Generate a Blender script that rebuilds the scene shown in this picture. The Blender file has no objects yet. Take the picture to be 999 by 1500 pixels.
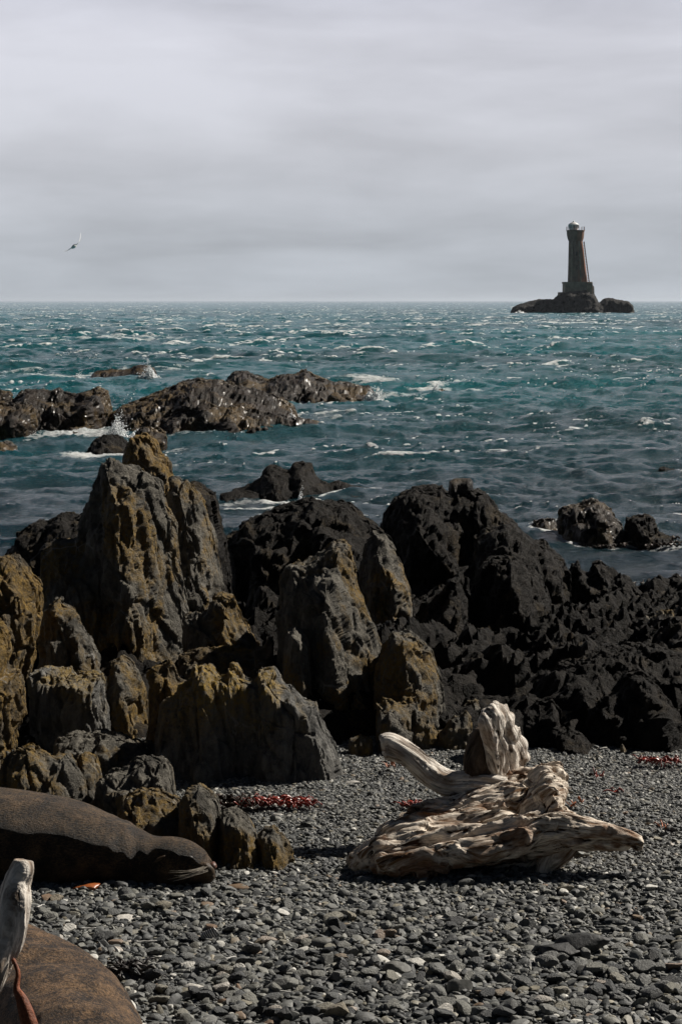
import bpy, bmesh, math, random
import numpy as np
import time
T0 = time.time()
from mathutils import Vector, Matrix
R = math.radians
random.seed(7)
rng = np.random.default_rng(7)
scene = bpy.context.scene
col = scene.collection

# ------------------------------------------------------------------ camera
F, CX, CY, HOR = 2917.0, 499.5, 750.0, 441.0
CAMZ = 2.3
SEA = -0.9
PITCH = math.atan((CY - HOR) / F)
cam_d = bpy.data.cameras.new('camera')
cam = bpy.data.objects.new('camera', cam_d); col.objects.link(cam)
cam.location = (0, 0, CAMZ)
cam.rotation_euler = (math.pi / 2 - PITCH, 0, 0)
cam_d.sensor_fit = 'VERTICAL'; cam_d.sensor_height = 36; cam_d.sensor_width = 36
cam_d.lens = F / 1500 * 36
cam_d.clip_start = 0.1; cam_d.clip_end = 60000
scene.camera = cam

def ray(px, py):
    x = (px - CX) / F; y = -(py - CY) / F
    c, s = math.cos(PITCH), math.sin(PITCH)
    return np.array([x, c + y * s, -s + y * c])
def P(px, py, Y):
    d = ray(px, py); t = Y / d[1]
    return np.array([d[0] * t, Y, CAMZ + d[2] * t])
def G(px, py, z=0.0):
    d = ray(px, py); t = (z - CAMZ) / d[2]
    return np.array([d[0] * t, d[1] * t, z])
def GY(py, z=0.0):
    return G(500, py, z)[1]

# ------------------------------------------------------------------ numpy noise
def _hash(ix, iy, iz, seed):
    h = (ix.astype(np.int64) * 374761393 + iy.astype(np.int64) * 668265263 + iz.astype(np.int64) * 2147483647 + seed * 1274126177) & 0xffffffff
    h = ((h ^ (h >> 13)) * 1274126177) & 0xffffffff
    h = ((h ^ (h >> 16)) * 2246822519) & 0xffffffff
    h = h ^ (h >> 15)
    return (h & 0xffffff).astype(np.float64) / 16777215.0
def vnoise(p, seed=0):
    i = np.floor(p).astype(np.int64); f = p - i
    u = f * f * f * (f * (f * 6 - 15) + 10)
    x, y, z = i[:, 0], i[:, 1], i[:, 2]
    r = 0
    for dx in (0, 1):
        wx = u[:, 0] if dx else 1 - u[:, 0]
        for dy in (0, 1):
            wy = u[:, 1] if dy else 1 - u[:, 1]
            for dz in (0, 1):
                wz = u[:, 2] if dz else 1 - u[:, 2]
                r = r + wx * wy * wz * _hash(x + dx, y + dy, z + dz, seed)
    return r * 2 - 1
def fbm(p, seed=0, oct=4, gain=0.5):
    a, s, t = 1.0, 0, 0
    for o in range(oct):
        s = s + a * vnoise(p * (2 ** o) + 17.3 * o, seed + o); t += a; a *= gain
    return s / t
def ridged(p, seed=0, oct=3):
    a, s, t = 1.0, 0, 0
    for o in range(oct):
        s = s + a * (1 - 2 * np.abs(vnoise(p * (2 ** o) + 9.1 * o, seed + o))); t += a; a *= 0.5
    return s / t
def worley(p, seed=0):
    """returns F1, F2, cell random (3 values), offset vector from the cell's seed point"""
    i = np.floor(p).astype(np.int64)
    n = len(p)
    f1 = np.full(n, 9.0); f2 = np.full(n, 9.0)
    off = np.zeros((n, 3)); cid = np.zeros((n, 3), np.int64)
    for dx in (-1, 0, 1):
        for dy in (-1, 0, 1):
            for dz in (-1, 0, 1):
                c = i + np.array([dx, dy, dz])
                q = np.stack([c[:, k] + _hash(c[:, 0], c[:, 1], c[:, 2], seed + 11 * k + 1) for k in range(3)], 1)
                v = p - q
                d = np.sqrt((v * v).sum(1))
                m = d < f1
                f2 = np.where(m, f1, np.minimum(f2, d))
                f1 = np.where(m, d, f1)
                off[m] = v[m]; cid[m] = c[m]
    rnd = np.stack([_hash(cid[:, 0], cid[:, 1], cid[:, 2], seed + 101 + k) for k in range(4)], 1)
    return f1, f2, rnd, off
def fracture(p, size, amp, seed, aniso=(1, 1, 1), tilt=1.0, crack=0.35):
    """blocky broken-rock displacement: every cell its own step and its own tilted face"""
    q = p / size * np.array(aniso)
    q = q + 0.22 * np.stack([vnoise(q * 1.3 + 5.1 * k, seed + 40 + k) for k in range(3)], 1)
    f1, f2, rnd, off = worley(q, seed)
    g = (rnd[:, :3] - 0.5) * 2
    d = (rnd[:, 3] - 0.5) * 1.6 + tilt * (off * g).sum(1) * 1.2
    e = f2 - f1
    d = d - crack * np.clip(1 - e / 0.12, 0, 1)
    return d * amp

_RM = np.array(Matrix.Rotation(0.7, 3, 'X') @ Matrix.Rotation(1.1, 3, 'Y') @ Matrix.Rotation(0.4, 3, 'Z'))
def tri(p, seed):
    """piecewise flat noise: random values joined by flat facets, so it creases instead of rolling"""
    p = p @ _RM.T
    i = np.floor(p).astype(np.int64); f = p - i
    o = np.argsort(-f, axis=1); fs = np.take_along_axis(f, o, 1)
    w = (1 - fs[:, 0], fs[:, 0] - fs[:, 1], fs[:, 1] - fs[:, 2], fs[:, 2])
    c = i.copy(); r = w[0] * _hash(c[:, 0], c[:, 1], c[:, 2], seed)
    ar = np.arange(len(p))
    for k in range(3):
        c[ar, o[:, k]] += 1
        r = r + w[k + 1] * _hash(c[:, 0], c[:, 1], c[:, 2], seed)
    return r * 2 - 1
def crag(p, size, seed, octs=4, gain=0.52, k=0.25, aniso=(1, 1, 1)):
    r = 0; a = size * k
    q = p * np.array(aniso)
    q = q + 0.15 * size * np.stack([vnoise(q / size * 0.7 + 3 * j, seed + 90 + j) for j in range(3)], 1)
    for o in range(octs):
        t = tri(q / size + 5.7 * o, seed + o * 13)
        r = r + a * (t if o % 2 else 1 - 2 * np.abs(t))
        size *= 0.5; a *= gain
    return r

# ------------------------------------------------------------------ object helpers
def fast_mesh(name, V, Fc):
    me = bpy.data.meshes.new(name)
    V = np.ascontiguousarray(V, np.float32); Fc = np.ascontiguousarray(Fc, np.int32)
    n, k = Fc.shape
    me.vertices.add(len(V)); me.vertices.foreach_set('co', V.ravel())
    me.loops.add(n * k); me.loops.foreach_set('vertex_index', Fc.ravel())
    me.polygons.add(n); me.polygons.foreach_set('loop_start', np.arange(0, n * k, k, dtype=np.int32))
    try: me.polygons.foreach_set('loop_total', np.full(n, k, np.int32))
    except Exception: pass
    me.update(calc_edges=True)
    return me
def smooth(me, angle=None):
    me.polygons.foreach_set('use_smooth', np.ones(len(me.polygons), bool))
    if angle: me.set_sharp_from_angle(angle=R(angle))
def fattr(me, name, vals, typ='FLOAT'):
    a = me.attributes.new(name, typ, 'POINT')
    if typ == 'FLOAT': a.data.foreach_set('value', np.ascontiguousarray(vals, np.float32))
    else: a.data.foreach_set('vector', np.ascontiguousarray(vals, np.float32).ravel())
def link(name, me, mat=None, parent=None, loc=(0, 0, 0), rot=(0, 0, 0)):
    o = bpy.data.objects.new(name, me); col.objects.link(o)
    o.location = loc; o.rotation_euler = rot
    if mat and me is not None: me.materials.append(mat)
    if parent: o.parent = parent
    return o
def tag(o, label=None, cat=None, group=None, kind=None):
    if label: o['label'] = label
    if cat: o['category'] = cat
    if group: o['group'] = group
    if kind: o['kind'] = kind
    return o
def verts_of(me):
    V = np.empty(len(me.vertices) * 3, np.float32); me.vertices.foreach_get('co', V)
    return V.reshape(-1, 3).astype(np.float64)
def normals_of(me):
    N = np.empty(len(me.vertices) * 3, np.float32); me.vertices.foreach_get('normal', N)
    return N.reshape(-1, 3).astype(np.float64)
def set_verts(me, V):
    me.vertices.foreach_set('co', np.ascontiguousarray(V, np.float32).ravel()); me.update()
def remesh(bm, voxel, name='m'):
    me = bpy.data.meshes.new(name); bm.to_mesh(me); bm.free()
    o = bpy.data.objects.new('tmp', me); col.objects.link(o)
    md = o.modifiers.new('r', 'REMESH'); md.mode = 'VOXEL'; md.voxel_size = voxel
    dg = bpy.context.evaluated_depsgraph_get()
    ev = o.evaluated_get(dg)
    out = bpy.data.meshes.new_from_object(ev)
    bpy.data.objects.remove(o); bpy.data.meshes.remove(me)
    out.name = name
    return out
def relax(me, V, it, lam):
    E = np.empty(len(me.edges) * 2, np.int32); me.edges.foreach_get('vertices', E); E = E.reshape(-1, 2)
    n = len(V); cnt = np.maximum(np.bincount(E.ravel(), minlength=n), 1)[:, None]
    for _ in range(it):
        acc = np.stack([np.bincount(E[:, 0], V[E[:, 1], k], n) + np.bincount(E[:, 1], V[E[:, 0], k], n) for k in range(3)], 1)
        V = V + lam * (acc / cnt - V)
    return V
def poly_dist(p, poly):
    """signed distance (positive inside) of 2-D points to a polygon"""
    n = len(poly); d = np.full(len(p), 1e9); ins = np.zeros(len(p), bool)
    for i in range(n):
        a = poly[i]; b = poly[(i + 1) % n]
        ab = b - a; ap = p - a
        t = np.clip((ap @ ab) / max(ab @ ab, 1e-12), 0, 1)
        q = ap - t[:, None] * ab
        d = np.minimum(d, np.sqrt((q * q).sum(1)))
        c = ((a[1] > p[:, 1]) != (b[1] > p[:, 1]))
        with np.errstate(divide='ignore', invalid='ignore'):
            xx = (b[0] - a[0]) * (p[:, 1] - a[1]) / (b[1] - a[1] + 1e-15) + a[0]
        ins ^= c & (p[:, 0] < xx)
    return np.where(ins, d, -d)
def prism(bm, poly, y0, y1):
    """poly: list of (x,z); closed prism between y0 and y1"""
    a = [bm.verts.new((x, y0, z)) for x, z in poly]
    b = [bm.verts.new((x, y1, z)) for x, z in poly]
    bm.faces.new(a); bm.faces.new(b[::-1])
    n = len(poly)
    for i in range(n):
        bm.faces.new((a[(i + 1) % n], a[i], b[i], b[(i + 1) % n]))

# ------------------------------------------------------------------ materials
def mat_new(name):
    m = bpy.data.materials.new(name); m.use_nodes = True
    nt = m.node_tree; b = nt.nodes['Principled BSDF']
    return m, nt, b
class N:
    """tiny node helper"""
    def __init__(s, nt): s.nt = nt
    def node(s, t, **kw):
        n = s.nt.nodes.new(t)
        for k, v in kw.items(): setattr(n, k, v)
        return n
    def put(s, sock, v):
        if isinstance(v, bpy.types.NodeSocket): s.nt.links.new(v, sock)
        elif v is not None: sock.default_value = v
    def noise(s, vec, scale, detail=4, rough=0.55, dist=0.0):
        n = s.node('ShaderNodeTexNoise'); s.put(n.inputs['Vector'], vec)
        n.inputs['Scale'].default_value = scale; n.inputs['Detail'].default_value = detail
        n.inputs['Roughness'].default_value = rough; n.inputs['Distortion'].default_value = dist
        return n.outputs['Fac']
    def voro(s, vec, scale, feature='F1', out='Distance', rnd=1.0):
        n = s.node('ShaderNodeTexVoronoi', feature=feature); s.put(n.inputs['Vector'], vec)
        n.inputs['Scale'].default_value = scale; n.inputs['Randomness'].default_value = rnd
        return n.outputs[out]
    def ramp(s, fac, stops):
        n = s.node('ShaderNodeValToRGB'); s.put(n.inputs[0], fac)
        e = n.color_ramp.elements
        while len(e) < len(stops): e.new(0.5)
        for el, (p, c) in zip(e, stops):
            el.position = p; el.color = (c, c, c, 1) if isinstance(c, (int, float)) else (*c, 1)
        return n.outputs[0]
    def mix(s, fac, a, b, mode='MIX'):
        n = s.node('ShaderNodeMix', data_type='RGBA', blend_type=mode)
        s.put(n.inputs[0], fac)
        for i, v in ((6, a), (7, b)):
            if isinstance(v, tuple): v = (*v, 1) if len(v) == 3 else v
            s.put(n.inputs[i], v)
        return n.outputs[2]
    def math(s, op, a, b=None, clamp=False):
        n = s.node('ShaderNodeMath', operation=op, use_clamp=clamp)
        s.put(n.inputs[0], a)
        if b is not None: s.put(n.inputs[1], b)
        return n.outputs[0]
    def mapping(s, vec, scale=(1, 1, 1), rot=(0, 0, 0), loc=(0, 0, 0)):
        n = s.node('ShaderNodeMapping'); s.put(n.inputs[0], vec)
        n.inputs['Scale'].default_value = scale; n.inputs['Rotation'].default_value = rot; n.inputs['Location'].default_value = loc
        return n.outputs[0]
    def geo(s, out): return s.node('ShaderNodeNewGeometry').outputs[out]
    def attr(s, name, out='Fac'):
        n = s.node('ShaderNodeAttribute'); n.attribute_name = name; return n.outputs[out]
    def bump(s, h, strength, dist, prev=None):
        n = s.node('ShaderNodeBump'); s.put(n.inputs['Height'], h)
        n.inputs['Strength'].default_value = strength; n.inputs['Distance'].default_value = dist
        if prev is not None: s.put(n.inputs['Normal'], prev)
        return n.outputs[0]
    def sep(s, vec):
        n = s.node('ShaderNodeSeparateXYZ'); s.put(n.inputs[0], vec); return n.outputs
    def maprange(s, v, a, b, c=0.0, d=1.0):
        n = s.node('ShaderNodeMapRange'); s.put(n.inputs[0], v)
        for i, x in zip((1, 2, 3, 4), (a, b, c, d)): n.inputs[i].default_value = x
        return n.outputs[0]

def rock_mat(name, c1, c2, lichen, lich_amt, scale=1.0, rough=0.8, veins=0.0, spec=0.35, coat=0.0, zfade=None, bs=None):
    bs = bs or scale
    m, nt, b = mat_new(name); n = N(nt)
    pos = n.geo('Position')
    base = n.mix(n.ramp(n.noise(pos, 5 * scale, 8, 0.65), [(0.35, 0.0), (0.68, 1.0)]), c1, c2)
    # mineral streaks along the near-vertical bedding
    st = n.noise(n.mapping(pos, (22 * scale, 22 * scale, 3.0 * scale), (0, R(12), 0)), 1.0, 5, 0.6)
    base = n.mix(n.ramp(st, [(0.4, 0.0), (0.75, 0.7)]), base, tuple(x * 1.7 for x in c2))
    if lich_amt:
        lf = n.noise(pos, 2.3 * scale, 6, 0.62, 0.4)
        lo = 0.62 - 0.25 * lich_amt
        lm = n.ramp(lf, [(lo, 0.0), (lo + 0.09, 1.0)])
        fine = n.ramp(n.noise(pos, 40 * scale, 4, 0.7), [(0.36, 0.15), (0.6, 1.0)])
        lm = n.math('MULTIPLY', lm, fine)
        if zfade: lm = n.math('MULTIPLY', lm, n.maprange(n.sep(pos)[2], zfade[0], zfade[1]))
        base = n.mix(lm, base, lichen)
        sp = n.ramp(n.voro(pos, 26 * scale), [(0.10, 1.0), (0.2, 0.0)])
        sp = n.math('MULTIPLY', sp, n.ramp(n.noise(pos, 6 * scale, 3), [(0.5, 0.0), (0.6, 0.8)]))
        if bs < 5 and lich_amt > 0.4 and name != 'wet_reef_rock': base = n.mix(sp, base, (0.20, 0.19, 0.16))
    if veins:
        v = n.voro(n.mapping(pos, (3.0 * scale, 3.0 * scale, 1.2 * scale), (0, R(25), 0)), 1.0, 'DISTANCE_TO_EDGE')
        vm = n.math('MULTIPLY', n.ramp(v, [(0.0, 1.0), (0.012, 0.0)]), n.ramp(n.noise(pos, 3 * scale, 2), [(0.5, 0.0), (0.62, veins)]))
        base = n.mix(vm, base, (0.3, 0.29, 0.27))
    nt.links.new(base, b.inputs['Base Color'])
    b.inputs['Roughness'].default_value = rough
    b.inputs['Specular IOR Level'].default_value = spec
    if coat:
        b.inputs['Coat Weight'].default_value = coat; b.inputs['Coat Roughness'].default_value = 0.22
    h1 = n.noise(pos, 28 * bs, 8, 0.7)
    h2 = n.ramp(n.voro(n.mapping(pos, (30 * bs, 30 * bs, 12 * bs), (0, R(12), 0)), 1.0, 'DISTANCE_TO_EDGE'), [(0, 0.0), (0.08, 1.0)])
    nb = n.bump(h2, 0.5, 0.012 / bs)
    nb = n.bump(h1, 1.0, 0.035 / bs, nb)
    nt.links.new(nb, b.inputs['Normal'])
    return m

M = {}
M['shore'] = rock_mat('lichen_greywacke', (0.036, 0.034, 0.030), (0.135, 0.125, 0.105), (0.19, 0.122, 0.034), 0.55, 1.0, veins=0.8, spec=0.12)
M['shore_ochre'] = rock_mat('ochre_lichen_rock', (0.034, 0.028, 0.020), (0.11, 0.090, 0.062), (0.21, 0.132, 0.034), 0.85, 1.0, veins=0.5, spec=0.12)
M['grey'] = rock_mat('grey_greywacke', (0.055, 0.055, 0.053), (0.165, 0.16, 0.148), (0.28, 0.185, 0.04), 0.75, 1.0, veins=0.6, spec=0.12, zfade=(0.12, 0.42))
M['black'] = rock_mat('black_tidal_rock', (0.0028, 0.0025, 0.0022), (0.0125, 0.0102, 0.008), (0.045, 0.032, 0.015), 0.3, 1.0, rough=0.7, spec=0.08)
M['reef'] = rock_mat('wet_reef_rock', (0.004, 0.0024, 0.0012), (0.018, 0.0098, 0.004), (0.10, 0.062, 0.018), 0.55, 0.3, rough=0.5, spec=0.12, coat=0.07, bs=1.0)
M['islet'] = rock_mat('islet_rock', (0.005, 0.005, 0.0055), (0.016, 0.014, 0.012), (0.03, 0.026, 0.015), 0.2, 0.05, rough=0.85, spec=0.2)

def tone_mat(name, obj_random):
    m, nt, b = mat_new(name); n = N(nt)
    t = n.node('ShaderNodeObjectInfo').outputs['Random'] if obj_random else n.attr('tone')
    c = n.ramp(t, [(0.0, (0.016, 0.018, 0.020)), (0.28, (0.052, 0.056, 0.057)), (0.52, (0.12, 0.123, 0.118)),
                   (0.80, (0.17, 0.17, 0.15)), (0.91, (0.22, 0.20, 0.15)), (0.96, (0.17, 0.11, 0.07)), (1.0, (0.50, 0.49, 0.45))])
    tc = n.node('ShaderNodeTexCoord').outputs['Object'] if obj_random else n.geo('Position')
    sc = 1.0
    g = n.ramp(n.noise(tc, 60 if not obj_random else 2.5, 6, 0.7), [(0.3, 0.6), (0.7, 1.35)])
    c = n.mix(1.0, c, g, 'MULTIPLY')
    vein = n.noise(n.mapping(tc, (8, 30, 12) if not obj_random else (1, 4, 1.5), (0.3, 0.5, 0.9)), 1.5, 3, 0.5)
    c = n.mix(n.ramp(vein, [(0.66, 0.0), (0.7, 0.35)]), c, (0.25, 0.25, 0.23))
    nt.links.new(c, b.inputs['Base Color'])
    b.inputs['Roughness'].default_value = 0.62; b.inputs['Specular IOR Level'].default_value = 0.4
    h = n.noise(tc, 140 if not obj_random else 5, 5, 0.65)
    nt.links.new(n.bump(h, 0.5, 0.004 if not obj_random else 0.1), b.inputs['Normal'])
    return m
M['shingle'] = tone_mat('shingle_stones', False)
M['stone'] = tone_mat('beach_stone', True)

def simple(name, c, rough=0.7, spec=0.3, var=0.3, scale=40, bump=0.3, dist=0.004, **kw):
    m, nt, b = mat_new(name); n = N(nt)
    pos = n.geo('Position')
    f = n.noise(pos, scale, 5, 0.65)
    cc = n.mix(n.ramp(f, [(0.3, 0.0), (0.7, 1.0)]), tuple(x * (1 - var) for x in c), tuple(min(1, x * (1 + var)) for x in c))
    nt.links.new(cc, b.inputs['Base Color'])
    b.inputs['Roughness'].default_value = rough; b.inputs['Specular IOR Level'].default_value = spec
    for k, v in kw.items(): b.inputs[k.replace('_', ' ')].default_value = v
    nt.links.new(n.bump(f, bump, dist), b.inputs['Normal'])
    return m
M['kelp_red'] = simple('red_seaweed', (0.19, 0.022, 0.012), 0.35, 0.5)
M['kelp_orange'] = simple('orange_kelp', (0.30, 0.085, 0.022), 0.4, 0.5, scale=60)
M['kelp_brown'] = simple('brown_kelp', (0.022, 0.011, 0.006), 0.6, 0.2)
M['white'] = simple('white_shell', (0.6, 0.59, 0.56), 0.6)
M['skin'] = simple('dark_flipper_skin', (0.018, 0.014, 0.012), 0.5, 0.4, scale=30)
M['nose'] = simple('pinkish_brown_nose', (0.10, 0.045, 0.032), 0.5, 0.4, scale=120)
M['whisker'] = simple('pale_whisker', (0.35, 0.31, 0.25), 0.5, 0.4)
M['gull'] = simple('grey_gull_feathers', (0.85, 0.88, 0.9), 0.8, 0.1, scale=4, bump=0.0)
M['tower'] = simple('weathered_concrete', (0.15, 0.105, 0.075), 0.85, 0.2, 0.7, 0.45, 0.4, 0.1)
M['plinth'] = simple('pale_concrete_plinth', (0.24, 0.195, 0.15), 0.85, 0.2, 0.5, 0.6, 0.4, 0.1)
M['rust'] = simple('rusty_steel', (0.22, 0.085, 0.045), 0.85, 0.2, 0.4, 1.0)
M['lantern_white'] = simple('white_painted_metal', (0.75, 0.75, 0.75), 0.45, 0.4, 0.05, 1.0, 0.0)
M['lantern_glass'] = simple('grey_lantern_glass', (0.38, 0.40, 0.42), 0.2, 0.6, 0.1, 1.0, 0.0)

def fur_mat(name, dark, light, sc=1.0):
    m, nt, b = mat_new(name); n = N(nt)
    pos = n.geo('Position')
    g = n.attr('g', 'Vector')
    fine = n.noise(n.mapping(g, (85, 120, 120)), 1.0, 4, 0.8)
    med = n.noise(pos, 14, 5, 0.6)
    f = n.math('ADD', n.math('MULTIPLY', fine, 0.65), n.math('MULTIPLY', med, 0.45))
    c = n.mix(n.ramp(f, [(0.49, 0.0), (0.57, 0.4), (0.68, 1.0)]), dark, light)
    nt.links.new(c, b.inputs['Base Color'])
    b.inputs['Roughness'].default_value = 0.6; b.inputs['Specular IOR Level'].default_value = 0.25
    b.inputs['Sheen Weight'].default_value = 0.03; b.inputs['Sheen Roughness'].default_value = 0.4
    nb = n.bump(fine, 1.0, 0.012); nb = n.bump(med, 0.4, 0.03, nb)
    nt.links.new(nb, b.inputs['Normal'])
    return m
M['fur'] = fur_mat('dark_brown_fur', (0.006, 0.0035, 0.002), (0.125, 0.078, 0.040))
M['fur2'] = fur_mat('reddish_brown_fur', (0.012, 0.006, 0.003), (0.22, 0.130, 0.065))
M['hair'] = simple('brown_guard_hair', (0.055, 0.035, 0.019), 0.5, 0.3, 0.9, 260, 0.0)
M['hair2'] = simple('rusty_guard_hair', (0.090, 0.054, 0.028), 0.5, 0.3, 0.9, 200, 0.0)

def wood_mat(name, c1, c2, c3, dark=0.5):
    m, nt, b = mat_new(name); n = N(nt)
    g = n.attr('g', 'Vector')
    gr = n.noise(n.mapping(g, (5, 60, 60)), 1.0, 7, 0.62, 0.4)
    fine = n.noise(n.mapping(g, (12, 260, 260)), 1.0, 4, 0.6)
    big = n.noise(n.mapping(g, (4, 9, 9)), 1.0, 4, 0.6, 0.5)
    c = n.mix(n.ramp(gr, [(0.38, 0.0), (0.56, 1.0)]), c1, c2)
    c = n.mix(n.ramp(big, [(0.5, 0.0), (0.62, dark)]), c, c3)
    c = n.mix(1.0, c, n.ramp(fine, [(0.3, 0.6), (0.6, 1.1)]), 'MULTIPLY')
    # dirt-filled checks and splits running with the grain
    ck = n.noise(n.mapping(g, (3.2, 48, 48), (0, 0, 0), (3, 7, 1)), 1.0, 5, 0.6)
    cm = n.ramp(ck, [(0.355, 1.0), (0.40, 0.0)])
    c = n.mix(cm, c, tuple(x * 0.3 for x in c3))
    nt.links.new(c, b.inputs['Base Color'])
    b.inputs['Roughness'].default_value = 0.85; b.inputs['Specular IOR Level'].default_value = 0.15
    nb = n.bump(n.ramp(ck, [(0.33, 0.0), (0.42, 1.0)]), 1.0, 0.02); nb = n.bump(gr, 1.0, 0.014, nb); nb = n.bump(fine, 0.5, 0.003, nb)
    nt.links.new(nb, b.inputs['Normal'])
    return m
M['wood'] = wood_mat('bleached_driftwood', (0.15, 0.085, 0.042), (0.80, 0.71, 0.60), (0.17, 0.08, 0.035), 0.85)
M['wood_shade'] = wood_mat('shaded_driftwood', (0.02, 0.014, 0.010), (0.10, 0.075, 0.055), (0.05, 0.03, 0.018), 0.6)  # darkened wood: shade on the upright slab's left side put into the colour
M['wood_grey'] = wood_mat('silvery_driftwood', (0.24, 0.19, 0.15), (0.76, 0.71, 0.64), (0.22, 0.15, 0.10), 0.6)

# ------------------------------------------------------------------ rocks
HGT = {}
def rock(name, label, pts, Yf, T, mat='shore', group=None, cat='rock', vox=1.0, amp=1.0, aniso=(1, 1, 0.5),
         flare=0.5, lean=0.12, rad=0.5, seed=None, sink=0.12, edge=0.35, fine=1.0, sc=None, facet=0.9, tk=1.0):
    """outline given in photograph pixels at distance Yf (front foot); T half thickness in metres"""
    if seed is None: seed = len(bpy.data.objects) * 7 + 3
    Yc = Yf + T * 0.8
    poly = [P(x, y, Yc)[[0, 2]] for x, y in pts]
    zmin = min(p[1] for p in poly)
    # lower edge is sunk into whatever carries the rock
    H = max(p[1] for p in poly) - zmin
    poly = [np.array([p[0], p[1] - (sink if p[1] < zmin + 0.22 * H else 0)]) for p in poly]
    zmin = min(p[1] for p in poly)
    cx = (min(p[0] for p in poly) + max(p[0] for p in poly)) / 2
    W = max(p[0] for p in poly) - min(p[0] for p in poly)
    loc = np.array([cx, Yc, zmin])
    poly = np.array([[p[0] - cx, p[1] - zmin] for p in poly])
    H = poly[:, 1].max()
    voxel = Yf * (0.00058 if mat in ('shore', 'shore_ochre', 'grey') else 0.00066) * vox
    bm = bmesh.new(); prism(bm, [tuple(p) for p in poly], -T, T)
    me = remesh(bm, voxel, name)
    V = verts_of(me)
    s = min(sc if sc else (Yf / 12.0) ** 0.8, 2.2 * min(W, H))
    Rr = rad * min(W, H) * 0.8
    def depth_fn(x, z, sg):
        d_ = np.maximum(poly_dist(np.stack([x, z], 1), poly), 0)
        t_ = np.clip(d_ / Rr, 0, 1)
        pr = edge + (1 - edge) * np.minimum(1, t_ * 1.5) ** 0.85
        hh = np.clip(1 - z / H, 0, 1.2)
        wb = 1 + 0.35 * fbm(np.stack([x, sg, z], 1) / (0.45 * min(W, H)), seed, 3)
        return sg * T * pr * (1 + flare * (hh - 0.4)) * wb, t_
    sg = np.where(V[:, 1] >= 0, 1.0, -1.0)
    y0, t = depth_fn(V[:, 0], V[:, 2], sg)
    # broken faces: large flat facets on the front and the back
    cs = min(0.42 * s, 0.5 * min(W, H))
    q = np.stack([V[:, 0] + 0.2 * V[:, 2], sg * 7.5, V[:, 2]], 1) + seed * 1.7
    full = y0 + sg * crag(q, cs, seed + 71, 2, 0.5, (0.30 if mat in ('shore', 'shore_ochre', 'grey') else 0.55) * facet, (1, 1, aniso[2])) * np.clip(t * 2.0, 0.1, 1)
    full = np.where(full * sg < 0.1 * T, 0.1 * T * sg, full)
    V[:, 1] = full * np.clip(np.abs(V[:, 1]) / T, 0, 1) + lean * (V[:, 2] - 0.3 * H)
    V = relax(me, V, 2, 0.5)
    set_verts(me, V)
    Nn = relax(me, normals_of(me), 5, 0.6); Nn /= np.maximum(np.linalg.norm(Nn, axis=1), 1e-6)[:, None]
    Wd = V + loc
    # nearly vertical bedding, leaning a little
    Q = Wd.copy(); Q[:, 0] += 0.2 * Q[:, 2]
    smooth_ = 0.55 if mat in ('shore', 'shore_ochre', 'grey') else 1.0
    soft = smooth_ < 1
    big = crag(Q, 0.28 * s, seed, 2, 0.55, 0.17 if soft else 0.30, aniso)
    if soft:      # cleaved greywacke: flat faces, upright ribs, thin joints
        disp = crag(Q, 0.085 * s, seed + 500, 4, 0.56, 0.26, aniso)
        A = np.array([1.5, 1.0, 0.35 if aniso[2] < 0.8 else 0.8])
        for cs_, st_, cr_ in ((0.26, 0.050, 0.036), (0.11, 0.030, 0.020), (0.05, 0.014, 0.008)):
            cr = worley(Q / (cs_ * s) * A + 0.12 * seed, seed + 3)
            disp += (cr[2][:, 0] - 0.5) * st_ * s + ((cr[2][:, 1:4] - 0.5) * cr[3]).sum(1) * st_ * 0.6 * s
            disp -= cr_ * s * np.clip(1 - (cr[1] - cr[0]) / 0.05, 0, 1)
    else:
        disp = crag(Q, 0.066 * s, seed + 500, 3, 0.62, 0.32, aniso)
        disp += 0.010 * s * ridged(Q * np.array(aniso) / (0.07 * s), seed + 4, 3) * fine
        for cs_, st_, cr_ in ((0.22, 0.05, 0.02), (0.09, 0.024, 0.01)):
            cr = worley(Q / (cs_ * s) * np.array(aniso) + 0.12 * seed, seed + 3)
            disp += (cr[2][:, 0] - 0.5) * st_ * s + ((cr[2][:, 1:4] - 0.5) * cr[3]).sum(1) * st_ * s
            disp -= cr_ * s * np.clip(1 - (cr[1] - cr[0]) / 0.05, 0, 1)
    side = 0.15 + 0.85 * t         # the outline moves less than the faces
    disp = disp * (0.6 + 0.4 * t) + (big - 0.01 * s) * side - 0.008 * s - 0.024 * s * (1 - t)
    V += Nn * (disp * amp)[:, None]
    V = relax(me, V, 1, 0.55 if soft else 0.3)
    set_verts(me, V)
    smooth(me, 24)
    o = link(name, me, M[mat], loc=loc)
    return tag(o, label, cat, group)

# ---- far islet with the lighthouse -------------------------------------------
LY = GY(459, SEA)
mpp = LY / F
islet = rock('rock_islet', 'low black rock islet in the open sea carrying the lighthouse',
     [(745,461),(752,450),(762,445),(776,441),(790,438),(812,438),(818,432),(826,428),(860,424),(868,430),(875,443),(884,447),(884,461)],
     LY, 6, 'islet', cat='islet', amp=1.2, vox=0.6, sink=1.0, sc=4.5, edge=0.6, rad=0.3, flare=0.3, aniso=(1, 1, 0.9))
rock('rock_islet', 'flat-topped black rock just right of the lighthouse islet, cut off by a notch',
     [(874,461),(877,445),(884,438),(893,436),(905,439),(918,441),(925,447),(928,461)], LY + 1, 5, 'islet', cat='islet', amp=1.2, vox=0.6, sink=1.0, sc=4.5, edge=0.6, rad=0.3, flare=0.2, aniso=(1, 1, 0.9))

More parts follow.
